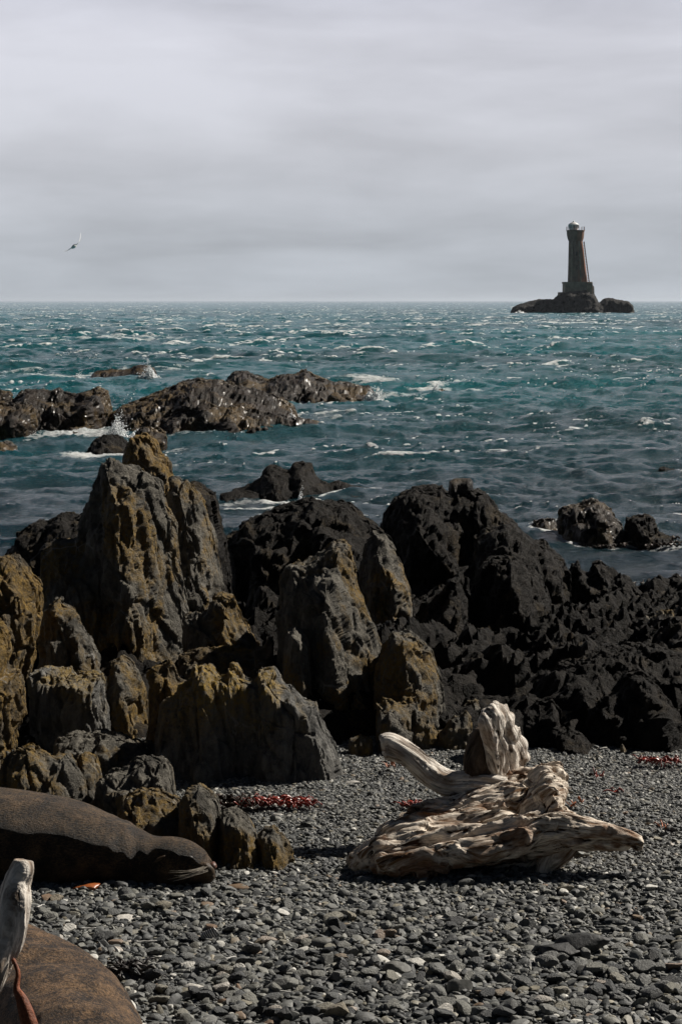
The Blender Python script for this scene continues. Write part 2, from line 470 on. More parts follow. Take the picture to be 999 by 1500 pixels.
def ring_loft(stations, n=12, rot=0.0):
    """stations: (cx, cz, rx, ry) bottom to top -> verts, faces (quads) with caps as separate ngons"""
    V = []; Fc = []
    for cx, z, rx, ry in stations:
        for k in range(n):
            a = rot + 2 * math.pi * k / n
            V.append((cx + rx * math.cos(a), ry * math.sin(a), z))
    m = len(stations)
    for j in range(m - 1):
        for k in range(n):
            Fc.append((j * n + k, j * n + (k + 1) % n, (j + 1) * n + (k + 1) % n, (j + 1) * n + k))
    Fc.append(tuple(range(n))[::-1]); Fc.append(tuple((m - 1) * n + k for k in range(n)))
    return V, Fc
def pymesh(name, V, Fc, mat, parent=None, loc=(0, 0, 0), sm=False, angle=30):
    me = bpy.data.meshes.new(name); me.from_pydata([tuple(v) for v in V], [], Fc); me.update()
    if sm: smooth(me, angle)
    return link(name, me, mat, parent, loc)
def boxes_obj(name, boxes, mat, parent, bev=0.05):
    bm = bmesh.new()
    for c, s in boxes:
        bmesh.ops.create_cube(bm, size=1, matrix=Matrix.Translation(c) @ Matrix.Diagonal((*s, 1)))
    if bev: bmesh.ops.bevel(bm, geom=bm.edges[:], offset=bev, segments=1, affect='EDGES')
    me = bpy.data.meshes.new(name); bm.to_mesh(me); bm.free()
    return link(name, me, mat, parent)
LX = lambda px: (px - CX) * mpp
LZ = lambda py: P(500, py, LY + 5)[2]
lb = Vector((LX(842), LY + 5, LZ(446)))
lh = link('lighthouse', None, loc=lb)
tag(lh, 'tall tapering stone lighthouse with a white domed lantern on the offshore islet', 'lighthouse')
def lpx(px): return LX(px) * (LY + 5) / LY - lb.x
def lst(x0, x1, py, ry=None):
    a, b = lpx(x0), lpx(x1); return ((a + b) / 2, LZ(py) - lb.z, (b - a) / 2, ry or (b - a) / 2)
# tower: leans inward more on the right than on the left, as built in the photo
_nt = M['tower'].node_tree; _n = N(_nt); _b = _nt.nodes['Principled BSDF']
_src = _b.inputs['Base Color'].links[0].from_socket; _pos = _n.geo('Position')
_mk = _n.math('MULTIPLY', _n.maprange(_n.sep(_pos)[0], lb.x - 0.2, lb.x + 1.8), _n.ramp(_n.noise(_n.mapping(_pos, (1.2, 1.2, 0.25)), 1.0, 5, 0.65), [(0.38, 0.0), (0.56, 0.9)]))
_nt.links.new(_n.mix(_mk, _src, (0.34, 0.115, 0.05)), _b.inputs['Base Color'])
V, Fc = ring_loft([lst(828.6, 858.4, 424), lst(828.8, 857.8, 413), lst(829.2, 854.6, 390), lst(829.4, 852.0, 368), lst(829.6, 849.6, 352.5)], 12, R(15))
tower = pymesh('tower', V, Fc, M['tower'], lh)
V, Fc = ring_loft([lst(829.2, 850.2, 353), lst(827.6, 851.4, 348.5), lst(826.6, 852.0, 343), lst(826.4, 852.2, 338.6), lst(825.8, 852.9, 338.5), lst(825.8, 852.9, 337.2), lst(829.5, 849, 337.15)], 12, R(15))
gal = pymesh('gallery', V, Fc, M['tower'], lh)
bm = bmesh.new()
for k in range(12):       # corbels below the gallery and stanchions above it
    a = R(15) + 2 * math.pi * k / 12
    c = lst(826.2, 852.5, 337)
    x, y = c[0] + c[2] * math.cos(a), c[2] * math.sin(a)
    boxes_obj('stanchion', [((x, y, c[1] + 0.45), (0.1, 0.1, 0.9))], M['rust'], gal, 0)
V, Fc = ring_loft([lst(829.8, 843.0, 337.3), lst(829.8, 843.0, 334.6), lst(829.4, 843.4, 334.5), lst(829.4, 843.4, 334.0)], 16)
lan = pymesh('lantern', V, Fc, M['lantern_white'], lh, sm=True)
V, Fc = ring_loft([lst(829.8, 843.0, 334.0), lst(829.1, 843.6, 329.6)], 16)
pymesh('glazing', V, Fc, M['lantern_glass'], lan)
V, Fc = ring_loft([lst(828.6, 844.2, 329.6), lst(828.6, 844.2, 328.9), lst(830.6, 842.2, 327.2), lst(833.2, 839.8, 325.6), lst(835.4, 837.6, 325.0), lst(835.2, 837.8, 324.3), lst(836, 837, 323.2)], 16)
pymesh('roof', V, Fc, M['lantern_white'], lan, sm=True)
for k in range(10):
    a = 2 * math.pi * k / 10
    c = lst(829.0, 843.8, 332)
    boxes_obj('glazing_bar', [((c[0] + c[2] * math.cos(a), c[2] * math.sin(a), c[1]), (0.14, 0.14, 0.85))], M['lantern_white'], lan, 0)
def lbox(x0, x1, y0, y1, dy0, dy1):
    a, b = lpx(x0), lpx(x1); z1, z0 = LZ(y0) - lb.z, LZ(y1) - lb.z
    return ((a + b) / 2, (dy0 + dy1) / 2, (z0 + z1) / 2), (b - a, dy1 - dy0, z1 - z0)
boxes_obj('plinth', [lbox(823.2, 861.8, 413.4, 452, -3.2, 3.2), lbox(822.4, 862.4, 413.0, 415.4, -3.4, 3.4)], M['plinth'], lh)
boxes_obj('buttress', [lbox(854.4, 862.6, 414.0, 447.0, -3.9, -2.0)], simple('rust_stained_concrete', (0.36, 0.25, 0.17), 0.85, 0.2, 0.5, 0.8, 0.4, 0.1), lh)
boxes_obj('buttress', [lbox(816, 823.4, 428, 452, -2.2, 2.4)], M['tower'], lh)
# vertical pilasters on the tower's seaward edges
for (xa, xb, xc, xd) in ((832.5, 834.0, 832.9, 834.3), (845.5, 847.5, 842.6, 844.2)):
    zb, zt = LZ(413) - lb.z, LZ(353) - lb.z
    ctr = (lpx(842))
    pts_ = []
    for (x0, x1, z, rr, cc) in ((xa, xb, zb, (lpx(857.8) - lpx(828.8)) / 2, (lpx(857.8) + lpx(828.8)) / 2), (xc, xd, zt, (lpx(849.6) - lpx(829.6)) / 2, (lpx(849.6) + lpx(829.6)) / 2)):
        a, b_ = lpx(x0), lpx(x1)
        for x in (a, b_):
            yy = -math.sqrt(max(rr * rr - (x - cc) ** 2, 0)) - 0.02
            pts_.append((x, yy - 0.12, z)); pts_.append((x, yy + 0.35, z))
    Fq = [(0, 2, 6, 4), (1, 5, 7, 3), (0, 4, 5, 1), (2, 3, 7, 6), (4, 6, 7, 5), (0, 1, 3, 2)]
    pymesh('pilaster', pts_, Fq, M['plinth'], lh)
# window slots in the tower's face
for i, (px_, py_) in enumerate(((839.5, 372), (840.5, 392))):
    cc = lst(829.2, 854.6, py_)
    boxes_obj('window', [((lpx(px_), -cc[2] * 0.985, cc[1]), (0.5, 0.5, 1.1))], M['islet'], lh, 0.02)
# caged ladder down the right-hand side
bm = bmesh.new()
zt, zb = LZ(355) - lb.z, LZ(400) - lb.z
for k in range(26):
    f = k / 25; py = 355 + f * 58
    x = lpx(850.6 + f * 8.2); z = LZ(py) - lb.z
    bmesh.ops.create_cube(bm, size=1, matrix=Matrix.Translation((x, -1.2, z)) @ Matrix.Diagonal((0.5, 0.6, 0.10, 1)))
ladder_edges = []
for yy in (-1.5, -0.9):
    a = Vector((lpx(851.0), yy, LZ(354) - lb.z)); b_ = Vector((lpx(859.4), yy, LZ(414) - lb.z)); mid = (a + b_) / 2; L = (a - b_).length
    q = (a - b_).to_track_quat('Z', 'Y').to_matrix().to_4x4()
    bmesh.ops.create_cube(bm, size=1, matrix=Matrix.Translation(mid) @ q @ Matrix.Diagonal((0.14, 0.14, L, 1)))
me = bpy.data.meshes.new('ladder'); bm.to_mesh(me); bm.free(); link('ladder', me, M['rust'], lh)
rock('ruined_wall', 'broken dark masonry stub standing against the right side of the lighthouse plinth',
     [(861,452),(862,416),(866,415.5),(869.5,420),(870,431),(867,436),(871,440),(874,446),(876,452)], LY + 2.5, 1.6, 'islet', cat='ruin', amp=0.5, vox=0.5, sink=0.5, sc=3, flare=0.0, lean=0, aniso=(1, 1, 0.8))

print('t', round(time.time() - T0, 1))
# ---- sea reefs ----------------------------------------------------------------
RG = 'reef rocks washed by the sea'
def reef(label, pts, wl, T, mat='reef', **kw):
    kw.setdefault('aniso', (1, 1, 0.75)); kw.setdefault('sink', 0.5); kw.setdefault('fine', 1.3)
    kw.setdefault('flare', 0.7); kw.setdefault('lean', 0.3); kw.setdefault('amp', 1.15); kw.setdefault('sc', 0.6 * (GY(wl, SEA) / 12) ** 0.8)
    return rock('reef_rock', label, pts, GY(wl, SEA), T, mat, RG, vox=kw.pop('vox', 0.85), **kw)
reef('small low rock alone in the surf, farthest left reef rock, foam on both ends', [(133,558),(135,549),(141,543),(152,542),(165,540),(178,542),(190,540),(200,535),(213,534),(225,539),(230,549),(231,558)], 556, 1.2, sc=1.3)
reef('long brown reef ridge tapering to a point at the right, twin humps on its back', [(330,588),(328,566),(335,553),(345,544),(360,544),(372,551),(392,557),(405,552),(415,548),(433,547),(448,541),(460,549),(474,556),(488,560),(502,560),(520,563),(543,567),(549,577),(540,585),(500,588),(430,592)], 586, 2.2)
reef('broad brown middle reef in front of the long ridge, wet and glittering', [(163,642),(165,603),(185,591),(215,580),(238,573),(262,560),(285,554),(300,557),(318,556),(330,560),(350,566),(372,570),(395,577),(415,585),(432,597),(438,612),(425,625),(400,633),(340,640),(240,645)], 634, 2.0)
reef('low front lobe of the middle reef with a splash at its right end', [(225,648),(240,612),(262,602),(285,596),(300,590),(322,598),(345,594),(370,598),(395,603),(415,607),(430,612),(452,614),(473,618),(470,626),(420,634),(330,644)], 640, 1.0)
reef('dark flat-topped reef mass at the left edge of the sea', [(10,640),(12,590),(25,575),(40,570),(58,568),(72,573),(84,567),(98,577),(112,578),(128,573),(142,568),(157,574),(163,596),(162,636)], 634, 1.5)
reef('brown rounded reef boulder cut off by the left frame edge', [(-50,650),(-45,585),(-20,575),(-8,588),(10,592),(30,588),(45,592),(56,602),(56,622),(45,640),(20,648)], 645, 1.0)
reef('thin brown reef spur rising behind the left boulder', [(-30,610),(-20,575),(5,571),(14,572),(18,590),(16,612)], 630, 0.8)
reef('small dark foam-edged rock low in the left corner of the sea', [(-40,668),(-30,652),(-5,645),(12,646),(26,652),(28,662),(10,668)], 662, 0.5)
reef('black rounded rock in the churned foam left of the pinnacle', [(124,669),(127,656),(138,643),(150,637),(165,635),(180,641),(192,650),(196,662),(190,670)], 668, 0.7, 'black')
reef('brown square-topped rock just behind the pinnacle tip', [(190,668),(194,640),(204,628),(214,625),(232,627),(243,634),(247,650),(244,668)], 660, 0.6)
reef('long low black reef with two knobs in the near sea', [(330,735),(340,719),(352,717),(365,711),(380,702),(386,690),(392,683),(402,682),(414,688),(424,690),(430,680),(444,678),(457,681),(462,695),(468,703),(482,710),(496,705),(512,711),(530,715),(548,720),(574,731),(577,740),(500,742),(400,742)], 734, 0.7, 'black', sc=0.8, amp=0.9)
reef('flat wet kelp-dark rock skirting the two-knobbed reef', [(318,738),(322,724),(345,720),(400,722),(470,724),(540,726),(566,732),(572,740)], 737, 0.4, 'black', sc=0.7, amp=0.8)
reef('solitary round-topped rock in the sea at the right, ochre crest', [(812,802),(820,790),(818,768),(824,750),(838,743),(852,741),(862,734),(876,733),(890,738),(897,748),(905,762),(916,775),(922,792),(922,804)], 801, 0.75)
reef('lower rock right of the round-topped sea rock, kelp at its foot', [(912,802),(916,776),(922,762),(936,756),(950,755),(962,762),(968,778),(982,785),(988,800)], 801, 0.5, 'black')
reef('small brown kelp-topped rock left of the round-topped sea rock', [(779,784),(783,765),(795,760),(812,761),(820,770),(822,785)], 784, 0.4)
reef('low wet rock ledge at the far right of the water', [(890,884),(905,868),(930,862),(960,862),(990,866),(1030,870),(1040,886)], 884, 0.25, 'black')
reef('tiny black rock showing just above the far right swell', [(962,690),(966,685),(974,683),(982,686),(990,686),(1000,691)], 690, 0.3, 'black')
reef('small submerged rock breaking the wave right of the long ridge', [(628,577),(636,571),(648,570),(656,574),(660,578)], 577, 0.5)

print('t', round(time.time() - T0, 1))
# ---- shore rocks --------------------------------------------------------------
def shore(label, pts, Y, T, mat='shore', group='jagged rocks along the shore', **kw):
    return rock('shore_rock', label, pts, Y, T, mat, group, **kw)
# behind the pinnacle
shore('black craggy low rock behind the left foot of the pinnacle', [(12,850),(15,800),(25,792),(28,776),(45,768),(58,762),(72,765),(88,752),(110,755),(130,748),(150,752),(155,860)], 20, 0.8, 'black', amp=1.0)
shore('black craggy rock behind the right shoulder of the pinnacle', [(262,860),(270,712),(284,706),(298,712),(305,720),(316,722),(322,745),(325,770),(334,790),(340,870)], 14.8, 0.4, 'black')
shore('tall ochre spire of the pinnacle with a leaning pointed tip', [(165,960),(170,720),(174,676),(180,652),(192,638),(206,633),(216,638),(228,648),(233,664),(246,672),(254,688),(260,705),(268,740),(272,850),(268,970)], 13.1, 0.32, 'shore_ochre', aniso=(1, 1, 0.4))
shore('steep right shoulder of the pinnacle with a pale streak down its edge', [(232,975),(240,760),(244,700),(262,697),(274,702),(286,712),(296,728),(304,745),(312,775),(320,805),(328,845),(335,872),(325,930),(310,975)], 12.7, 0.34, 'shore', aniso=(1, 1, 0.35))
shore('massive grey-brown front face of the pinnacle, widest rock at the left', [(60,990),(58,900),(60,845),(62,808),(78,790),(112,786),(118,762),(130,732),(131,712),(138,695),(148,676),(162,668),(175,676),(192,682),(210,690),(228,700),(240,720),(252,760),(258,820),(272,870),(285,930),(290,990)], 12.0, 0.42, 'shore', aniso=(1, 1, 0.45))
shore('rounded knob of rock below the right shoulder of the pinnacle', [(262,960),(268,905),(285,890),(305,893),(312,875),(325,867),(345,870),(352,885),(358,905),(372,922),(382,945),(385,975)], 11.4, 0.25, 'shore')
shore('low ledge with a square ochre block between pinnacle and middle crag', [(255,1030),(260,955),(285,948),(330,945),(362,948),(382,945),(388,930),(404,930),(410,945),(412,1030)], 11.0, 0.25, 'shore_ochre')
shore('broad black crag behind the middle crag, rounded skyline', [(325,900),(330,786),(345,780),(362,765),(380,756),(398,748),(424,740),(448,733),(468,732),(485,735),(505,739),(514,742),(530,755),(550,770),(574,795),(585,818),(598,845),(602,880),(604,910),(560,930)], 16.5, 0.75, 'black', amp=1.0)
shore('ragged brown flank of the broad black crag, facing right', [(520,935),(524,850),(530,800),(545,775),(562,782),(578,800),(590,826),(600,850),(606,875),(604,905),(596,940)], 14.2, 0.45, 'shore', amp=1.2)
shore('tall middle crag with ochre vertical face', [(405,1085),(408,960),(406,900),(409,855),(420,832),(432,828),(447,824),(460,815),(472,808),(482,794),(494,791),(508,793),(522,802),(528,830),(530,860),(542,892),(556,925),(566,950),(572,1000),(575,1085)], 10.9, 0.45, 'shore', aniso=(1, 1, 0.35))
shore('narrow upright fin of rock against the left foot of the middle crag', [(412,1040),(414,950),(420,925),(432,918),(446,925),(454,945),(456,980),(458,1045)], 10.6, 0.14, 'shore')
shore('stepped ribbed rock at the right foot of the middle crag', [(540,1095),(545,990),(560,950),(575,928),(592,924),(615,930),(632,945),(640,975),(650,1010),(655,1060),(655,1095)], 10.5, 0.35, 'shore', aniso=(1, 1, 0.3))
shore('square-cut dark block at the beach edge below the ribbed rock', [(546,1095),(548,1028),(560,1022),(600,1024),(612,1030),(616,1060),(618,1098)], 10.25, 0.14, 'shore', aniso=(1, 1, 0.4))
shore('big black headland crag right of centre with a small cap stone', [(556,880),(560,765),(573,742),(588,727),(608,716),(638,713),(652,712),(660,720),(690,718),(700,718),(716,726),(728,742),(745,752),(760,768),(775,790),(785,880)], 18.5, 0.9, 'black', amp=1.0)
shore('small ochre-topped cap stone on the crest of the black headland crag', [(655,722),(657,704),(668,701),(688,700),(693,705),(694,722)], 19.2, 0.12, 'reef', sink=0.05, amp=0.5)
shore('black stepped ridge running down right from the headland crag', [(690,890),(695,790),(712,775),(740,765),(752,772),(768,778),(784,790),(800,792),(812,806),(826,815),(834,835),(832,868),(836,900)], 15.8, 0.5, 'black', amp=1.0)
shore('black notched rock pair standing at the water edge', [(830,900),(835,845),(840,828),(850,823),(856,838),(864,842),(868,826),(880,821),(893,830),(898,850),(896,875),(905,900)], 16.2, 0.35, 'black', amp=1.1)
shore('black boulder in front of the little tide channel', [(672,930),(678,880),(690,868),(706,830),(720,818),(745,815),(770,822),(790,840),(800,870),(812,930)], 14.2, 0.4, 'black', amp=1.0)
shore('jagged black rock leaning over the tide channel', [(600,935),(608,905),(620,885),(640,868),(655,845),(672,838),(684,850),(690,880),(700,935)], 14.0, 0.3, 'black', amp=1.0)
shore('long dark mound at the right edge above the shingle', [(770,1108),(785,1040),(800,1000),(822,975),(860,960),(905,948),(950,945),(990,955),(1030,960),(1060,1108)], 10.6, 0.6, 'black', amp=1.0, flare=0.8)
shore('pale-cornered boulder half way up the right hand mound', [(905,1085),(912,1010),(922,990),(940,985),(965,1000),(985,1030),(992,1090)], 10.35, 0.3, 'black')
shore('rounded dark boulder at the beach edge right of the driftwood', [(800,1118),(806,1085),(818,1072),(838,1068),(858,1078),(870,1095),(874,1118)], 10.1, 0.14, 'black')
shore('crumbling grey boulder above the driftwood', [(806,1080),(812,1050),(826,1040),(846,1040),(858,1052),(860,1080)], 10.5, 0.12, 'shore')
shore('thin pointed shard leaning at the beach edge', [(905,1115),(908,1095),(912,1090),(918,1100),(925,1118)], 10.05, 0.04, 'shore', amp=0.5)
# left front
shore('ochre-faced crag filling the left frame edge', [(-90,1000),(-88,830),(-40,812),(0,811),(20,808),(34,824),(48,843),(61,858),(64,890),(58,930),(42,965),(28,992),(0,1005)], 10.2, 0.32, 'shore_ochre', aniso=(1, 1, 0.45))
shore('nearer ochre crag hugging the left frame edge, bright right rim', [(-90,1180),(-88,925),(-20,905),(4,915),(14,932),(15,955),(10,985),(28,985),(40,1008),(38,1050),(26,1075),(22,1110),(26,1170),(20,1185)], 9.0, 0.3, 'shore_ochre', aniso=(1, 1, 0.45))
shore('stepped pyramid-shaped rock in front of the pinnacle, left side', [(48,1000),(58,940),(66,895),(76,878),(90,870),(100,884),(114,890),(124,912),(138,930),(150,955),(158,1000)], 11.0, 0.24, 'shore', aniso=(1, 1, 0.6))
shore('square-topped grey block with a flat ochre cap, far left', [(38,1100),(42,985),(60,980),(90,982),(118,986),(152,985),(159,1000),(162,1040),(168,1100)], 10.1, 0.22, 'grey', rad=0.25, edge=0.6)
shore('dark wedge of rock between the grey block and the grey slab', [(148,1100),(158,968),(176,960),(192,970),(206,988),(218,1010),(230,1100)], 10.5, 0.22, 'shore')
shore('pointed ochre tooth at the left end of the grey slab', [(212,1080),(216,985),(232,974),(248,967),(256,975),(264,992),(278,1005),(285,1080)], 9.95, 0.14, 'shore_ochre')
shore('long upright grey slab with an ochre crest descending to the beach at its right', [(214,1128),(228,1040),(258,1008),(276,998),(279,978),(298,972),(314,976),(320,988),(326,990),(332,977),(346,978),(356,994),(368,998),(376,982),(404,980),(415,1000),(432,1008),(448,1024),(466,1030),(474,1052),(484,1070),(495,1092),(507,1112),(522,1138),(510,1146),(440,1146),(330,1140)], 9.55, 0.13, 'grey', aniso=(1, 1, 0.22), rad=0.14, edge=0.6, lean=0.22, amp=0.9, tk=0.5, flare=0.8)
shore('rubbly grey rock below the grey block at the left', [(60,1125),(80,1085),(110,1072),(150,1070),(185,1078),(215,1085),(240,1100),(245,1130)], 9.6, 0.22, 'shore')
shore('upright pale-edged rock directly behind the near seal', [(-20,1200),(0,1110),(25,1092),(48,1088),(62,1100),(78,1108),(92,1103),(106,1108),(118,1125),(126,1150),(132,1200)], 8.75, 0.20, 'shore', aniso=(1, 1, 0.5))
shore('small block wedged behind the upright rocks near the seal', [(108,1150),(112,1108),(125,1102),(142,1106),(150,1130),(152,1155)], 9.0, 0.10, 'shore')
shore('lit ochre-topped boulder with broken crest above the seal', [(125,1190),(135,1140),(160,1128),(182,1122),(200,1112),(222,1106),(242,1108),(254,1124),(258,1145),(262,1190)], 8.7, 0.20, 'shore')
shore('big rounded dark boulder right behind the seal shoulders', [(168,1262),(172,1190),(182,1165),(205,1154),(232,1158),(258,1168),(280,1188),(292,1215),(300,1262)], 8.08, 0.20, 'shore', amp=0.7)
shore('tall slabby rock with a flat lit face above the seal muzzle', [(258,1280),(262,1175),(272,1158),(292,1150),(308,1162),(318,1172),(325,1195),(326,1240),(324,1285)], 7.98, 0.16, 'shore', aniso=(1, 1, 0.35), rad=0.3)
shore('thin-bedded dark rock with vertical ribs right of the seal muzzle', [(316,1285),(320,1194),(334,1188),(352,1190),(366,1200),(378,1216),(384,1250),(386,1285)], 7.96, 0.13, 'shore', aniso=(1.6, 1, 0.25), rad=0.3)
shore('low ribbed end of the rock spur running into the shingle', [(370,1283),(374,1228),(386,1216),(400,1212),(412,1222),(424,1236),(434,1256),(440,1283)], 7.96, 0.11, 'shore', aniso=(1.6, 1, 0.3))
shore('small dark stone just below the far end of the spur', [(430,1268),(438,1252),(455,1246),(470,1252),(478,1272)], 8.1, 0.07, 'black', amp=0.4)
shore('grey squared block on the beach under the slab', [(283,1142),(284,1122),(292,1117),(306,1119),(310,1124),(311,1142)], 9.4, 0.05, 'grey', amp=0.25, rad=0.15, edge=0.7, sink=0.03)
shore('low dark boulder at the slab beach end', [(505,1100),(512,1084),(528,1078),(545,1082),(552,1098)], 10.0, 0.08, 'shore', amp=0.5)

# jumbled outcrop: many smaller jagged rocks, looked at one by one they are alike
jr = random.Random(11)
def jag(cx, by, w, h, Y, T, mat):
    n = jr.choice((7, 8, 9)); pts = [(cx - w / 2, by)]
    top = jr.uniform(-0.3, 0.3)
    for i in range(n):
        f = i / (n - 1); e = 1 - abs((f - 0.5 - top) * 1.5) ** 1.6
        e = max(0.3, e) * jr.uniform(0.72, 1.05)
        pts.append((cx - w / 2 + f * w, by - h * e))
    pts.append((cx + w / 2, by))
    return pts
JG = 'jumble of small jagged rocks in the outcrop'
k = 0
for row, (by, z) in enumerate(((892, -0.78), (915, -0.65), (942, -0.5), (970, -0.36), (1000, -0.22), (1030, -0.1), (1060, -0.02), (1088, 0.03))):
    Y = GY(by, z); x = 585 - row * 4 + jr.uniform(-10, 10)
    while x < 1015:
        w = jr.uniform(38, 85); h = w * jr.uniform(0.55, 1.05)
        if not (row > 4 and x > 790) and not (row == 7 and x > 660 and x < 780 and False):
            pts = jag(x + w / 2, by + jr.uniform(-6, 6), w, h, Y, 0.2, 'black')
            rock('shore_rock', 'small black jagged rock in the jumbled outcrop right of the middle crag', pts, Y + jr.uniform(-0.2, 0.2), w / F * Y * 0.4,
                 'black' if jr.random() < 0.72 else 'shore', JG, vox=1.1, amp=1.0, aniso=(1, 1, jr.uniform(0.35, 0.8)), sc=0.75, lean=jr.uniform(0, .4))
            k += 1
        x += w * jr.uniform(0.7, 0.95)

print('t', round(time.time() - T0, 1))
# ------------------------------------------------------------------ ground
def beach_z(x, y):
    p = np.stack([x, y, x * 0], 1)
    z = 0.03 * fbm(p * 0.9, 5, 3) + 0.006 * fbm(p * 9, 8, 3)
    z = z - 0.02 * np.clip(y - 9.0, 0, 1.5) - 0.35 * np.clip(y - 10.6, 0, 8)
    return z
def grid(x0, x1, nx, y0, y1, ny):
    xs = np.linspace(x0, x1, nx); ys = np.linspace(y0, y1, ny)
    X, Y_ = np.meshgrid(xs, ys); X = X.ravel(); Y_ = Y_.ravel()
    idx = np.arange(nx * ny).reshape(ny, nx)
    Fc = np.stack([idx[:-1, :-1].ravel(), idx[:-1, 1:].ravel(), idx[1:, 1:].ravel(), idx[1:, :-1].ravel()], 1)
    return X, Y_, Fc
X, Y_, Fc = grid(-12, 12, 480, -6, 13, 380)
me = fast_mesh('beach', np.stack([X, Y_, beach_z(X, Y_) - 0.012], 1), Fc); smooth(me)
M['beach'] = simple('dark_beach_gravel', (0.03, 0.03, 0.03), 0.8, 0.3, 0.6, 90, 0.8, 0.02)
tag(link('beach', me, M['beach']), 'dark grey shingle beach surface', kind='structure')

def shelf_z(x, y):
    p = np.stack([x, y, x * 0], 1)
    base = np.interp(y, [9.2, 10.2, 11.0, 13, 16, 19, 22, 26], [-0.55, -0.12, 0.02, -0.12, -0.38, -0.66, -1.1, -2.0])
    base = base + 0.15 * np.clip((-x - 2.5) / 4, 0, 1) - 0.25 * np.clip(1 - np.abs(y - 23.0) / 3, 0, 1)
    # tide pools and channels between the rocks
    for (a, b_, rx, ry, dp) in ((640, 852, 0.9, 1.9, 0.75), (360, 765, 1.2, 2.0, 0.7), (940, 850, 1.5, 1.6, 0.5)):
        c = G(a, b_, SEA); base = base - dp * np.exp(-(((x - c[0]) / rx) ** 2 + ((y - c[1]) / ry) ** 2) ** 2)
    return base
X, Y_, Fc = grid(-7.5, 7.5, 760, 9.2, 26, 860)
Z = shelf_z(X, Y_); Pn = np.stack([X, Y_, Z], 1)
amp = np.interp(Y_, [9.2, 10.4, 12, 26], [0.3, 0.6, 1.0, 1.0])
Z = Z + amp * (crag(Pn, 0.8, 301, 6, 0.6, 0.28) + 0.012 * ridged(Pn / 0.07, 304, 2))
me = fast_mesh('rock_shelf', np.stack([X, Y_, Z], 1), Fc); smooth(me, 35)
tag(link('rock_shelf', me, M['black']), 'broken black rock platform between the beach and the sea', kind='structure')
# seabed far below so that no ray runs under the water sheet
print('t', round(time.time() - T0, 1))
# ------------------------------------------------------------------ sea
rows = [12.0]
while rows[-1] < 900: rows.append(rows[-1] + max(0.035, rows[-1] * 0.0024))
while rows[-1] < 40000: rows.append(rows[-1] * 1.03)
rows = np.array(rows); ncol = 900
ang = np.linspace(R(-15), R(15), ncol)
A, Rr_ = np.meshgrid(np.tan(ang), rows)
X = (A * Rr_).ravel(); Y_ = Rr_.ravel()
idx = np.arange(len(rows) * ncol).reshape(len(rows), ncol)
Fc = np.stack([idx[:-1, :-1].ravel(), idx[:-1, 1:].ravel(), idx[1:, 1:].ravel(), idx[1:, :-1].ravel()], 1)
wr = random.Random(3)
Pw = np.stack([X, Y_, X * 0], 1)
Xw, Yw = X + 1.2 * vnoise(Pw / 9, 900), Y_ + 1.2 * vnoise(Pw / 9, 901)
step = np.maximum(0.035, Y_ * 0.0024)
H = np.zeros(len(X))
NW = 40
for i in range(NW):
    lam = 0.5 * (18 ** (i / (NW - 1))) * wr.uniform(0.9, 1.1)        # 0.5 .. 9 m
    th = R(215) + wr.gauss(0, 0.5)
    kx, ky = math.cos(th) * 2 * math.pi / lam, math.sin(th) * 2 * math.pi / lam
    s = np.sin(kx * Xw + ky * Yw + wr.uniform(0, 6.28))
    H += 0.0060 * lam ** 0.7 * (np.interp(Y_, [25, 80], [0.4, 1]) if lam > 2 else 1) * np.clip((lam / step - 2.2) / 2.5, 0, 1) * (np.exp(0.7 * s) - 1.13) / 0.7
# short steep wind chop with sharp crests
ca, sa = math.cos(R(28)), math.sin(R(28))
U_ = (ca * Xw + sa * Yw); V_ = (-sa * Xw + ca * Yw)
Hc = np.zeros(len(X))
for k, (L_, a_) in enumerate(((6.5, 0.15), (3.1, 0.14), (1.5, 0.10), (0.72, 0.064), (0.36, 0.038), (0.19, 0.020), (0.1, 0.010))):
    qn = np.stack([U_ / (L_ * 1.9), V_ / L_, X * 0 + k * 3.3], 1)
    rr = 1 - np.abs(vnoise(qn, 700 + k)) * 2.2
    rr = np.clip(rr, -0.6, 1); rr = np.sign(rr) * np.abs(rr) ** 1.35
    H += a_ * (np.interp(Y_, [25, 90], [0.4, 1]) if L_ > 2 else 1) * np.clip((L_ / step - 1.6) / 2.0, 0, 1) * rr
    if k == 3: R3 = rr
    if k == 4: R4 = rr
    if k < 4: Hc += (0.28, 0.42, 0.42, 0.25)[k] * rr
grp = 1 + 0.45 * fbm(Pw / np.array([26, 14, 1]), 77, 3)
env = np.interp(Y_, [12, 20, 28, 40, 60, 120, 300, 3000, 8000], [0.15, 0.32, 0.52, 0.75, 0.95, 1.05, 1.15, 1.2, 1.2])
H *= grp * env
sg = Hc[(Y_ > 60) & (Y_ < 900)].std(); mu = Hc[(Y_ > 60) & (Y_ < 900)].mean(); Hc = (Hc - mu) * (0.6 + 0.4 * grp)
q = np.stack([X / 1.3 + 0.35 * Y_ / 1.3, Y_ / 1.0, X * 0], 1)
nz = fbm(q, 31, 5, 0.65)
patch = fbm(Pw / np.array([9, 7, 1]), 35, 3)
th0 = np.interp(Y_, [20, 40, 60, 110, 250, 600, 2000, 9000], [4.6, 3.6, 2.6, 2.0, 1.8, 1.75, 1.7, 1.6])
fo = np.clip((Hc / sg + 1.3 * nz + 1.5 * patch - th0) / 0.6, 0, 1)
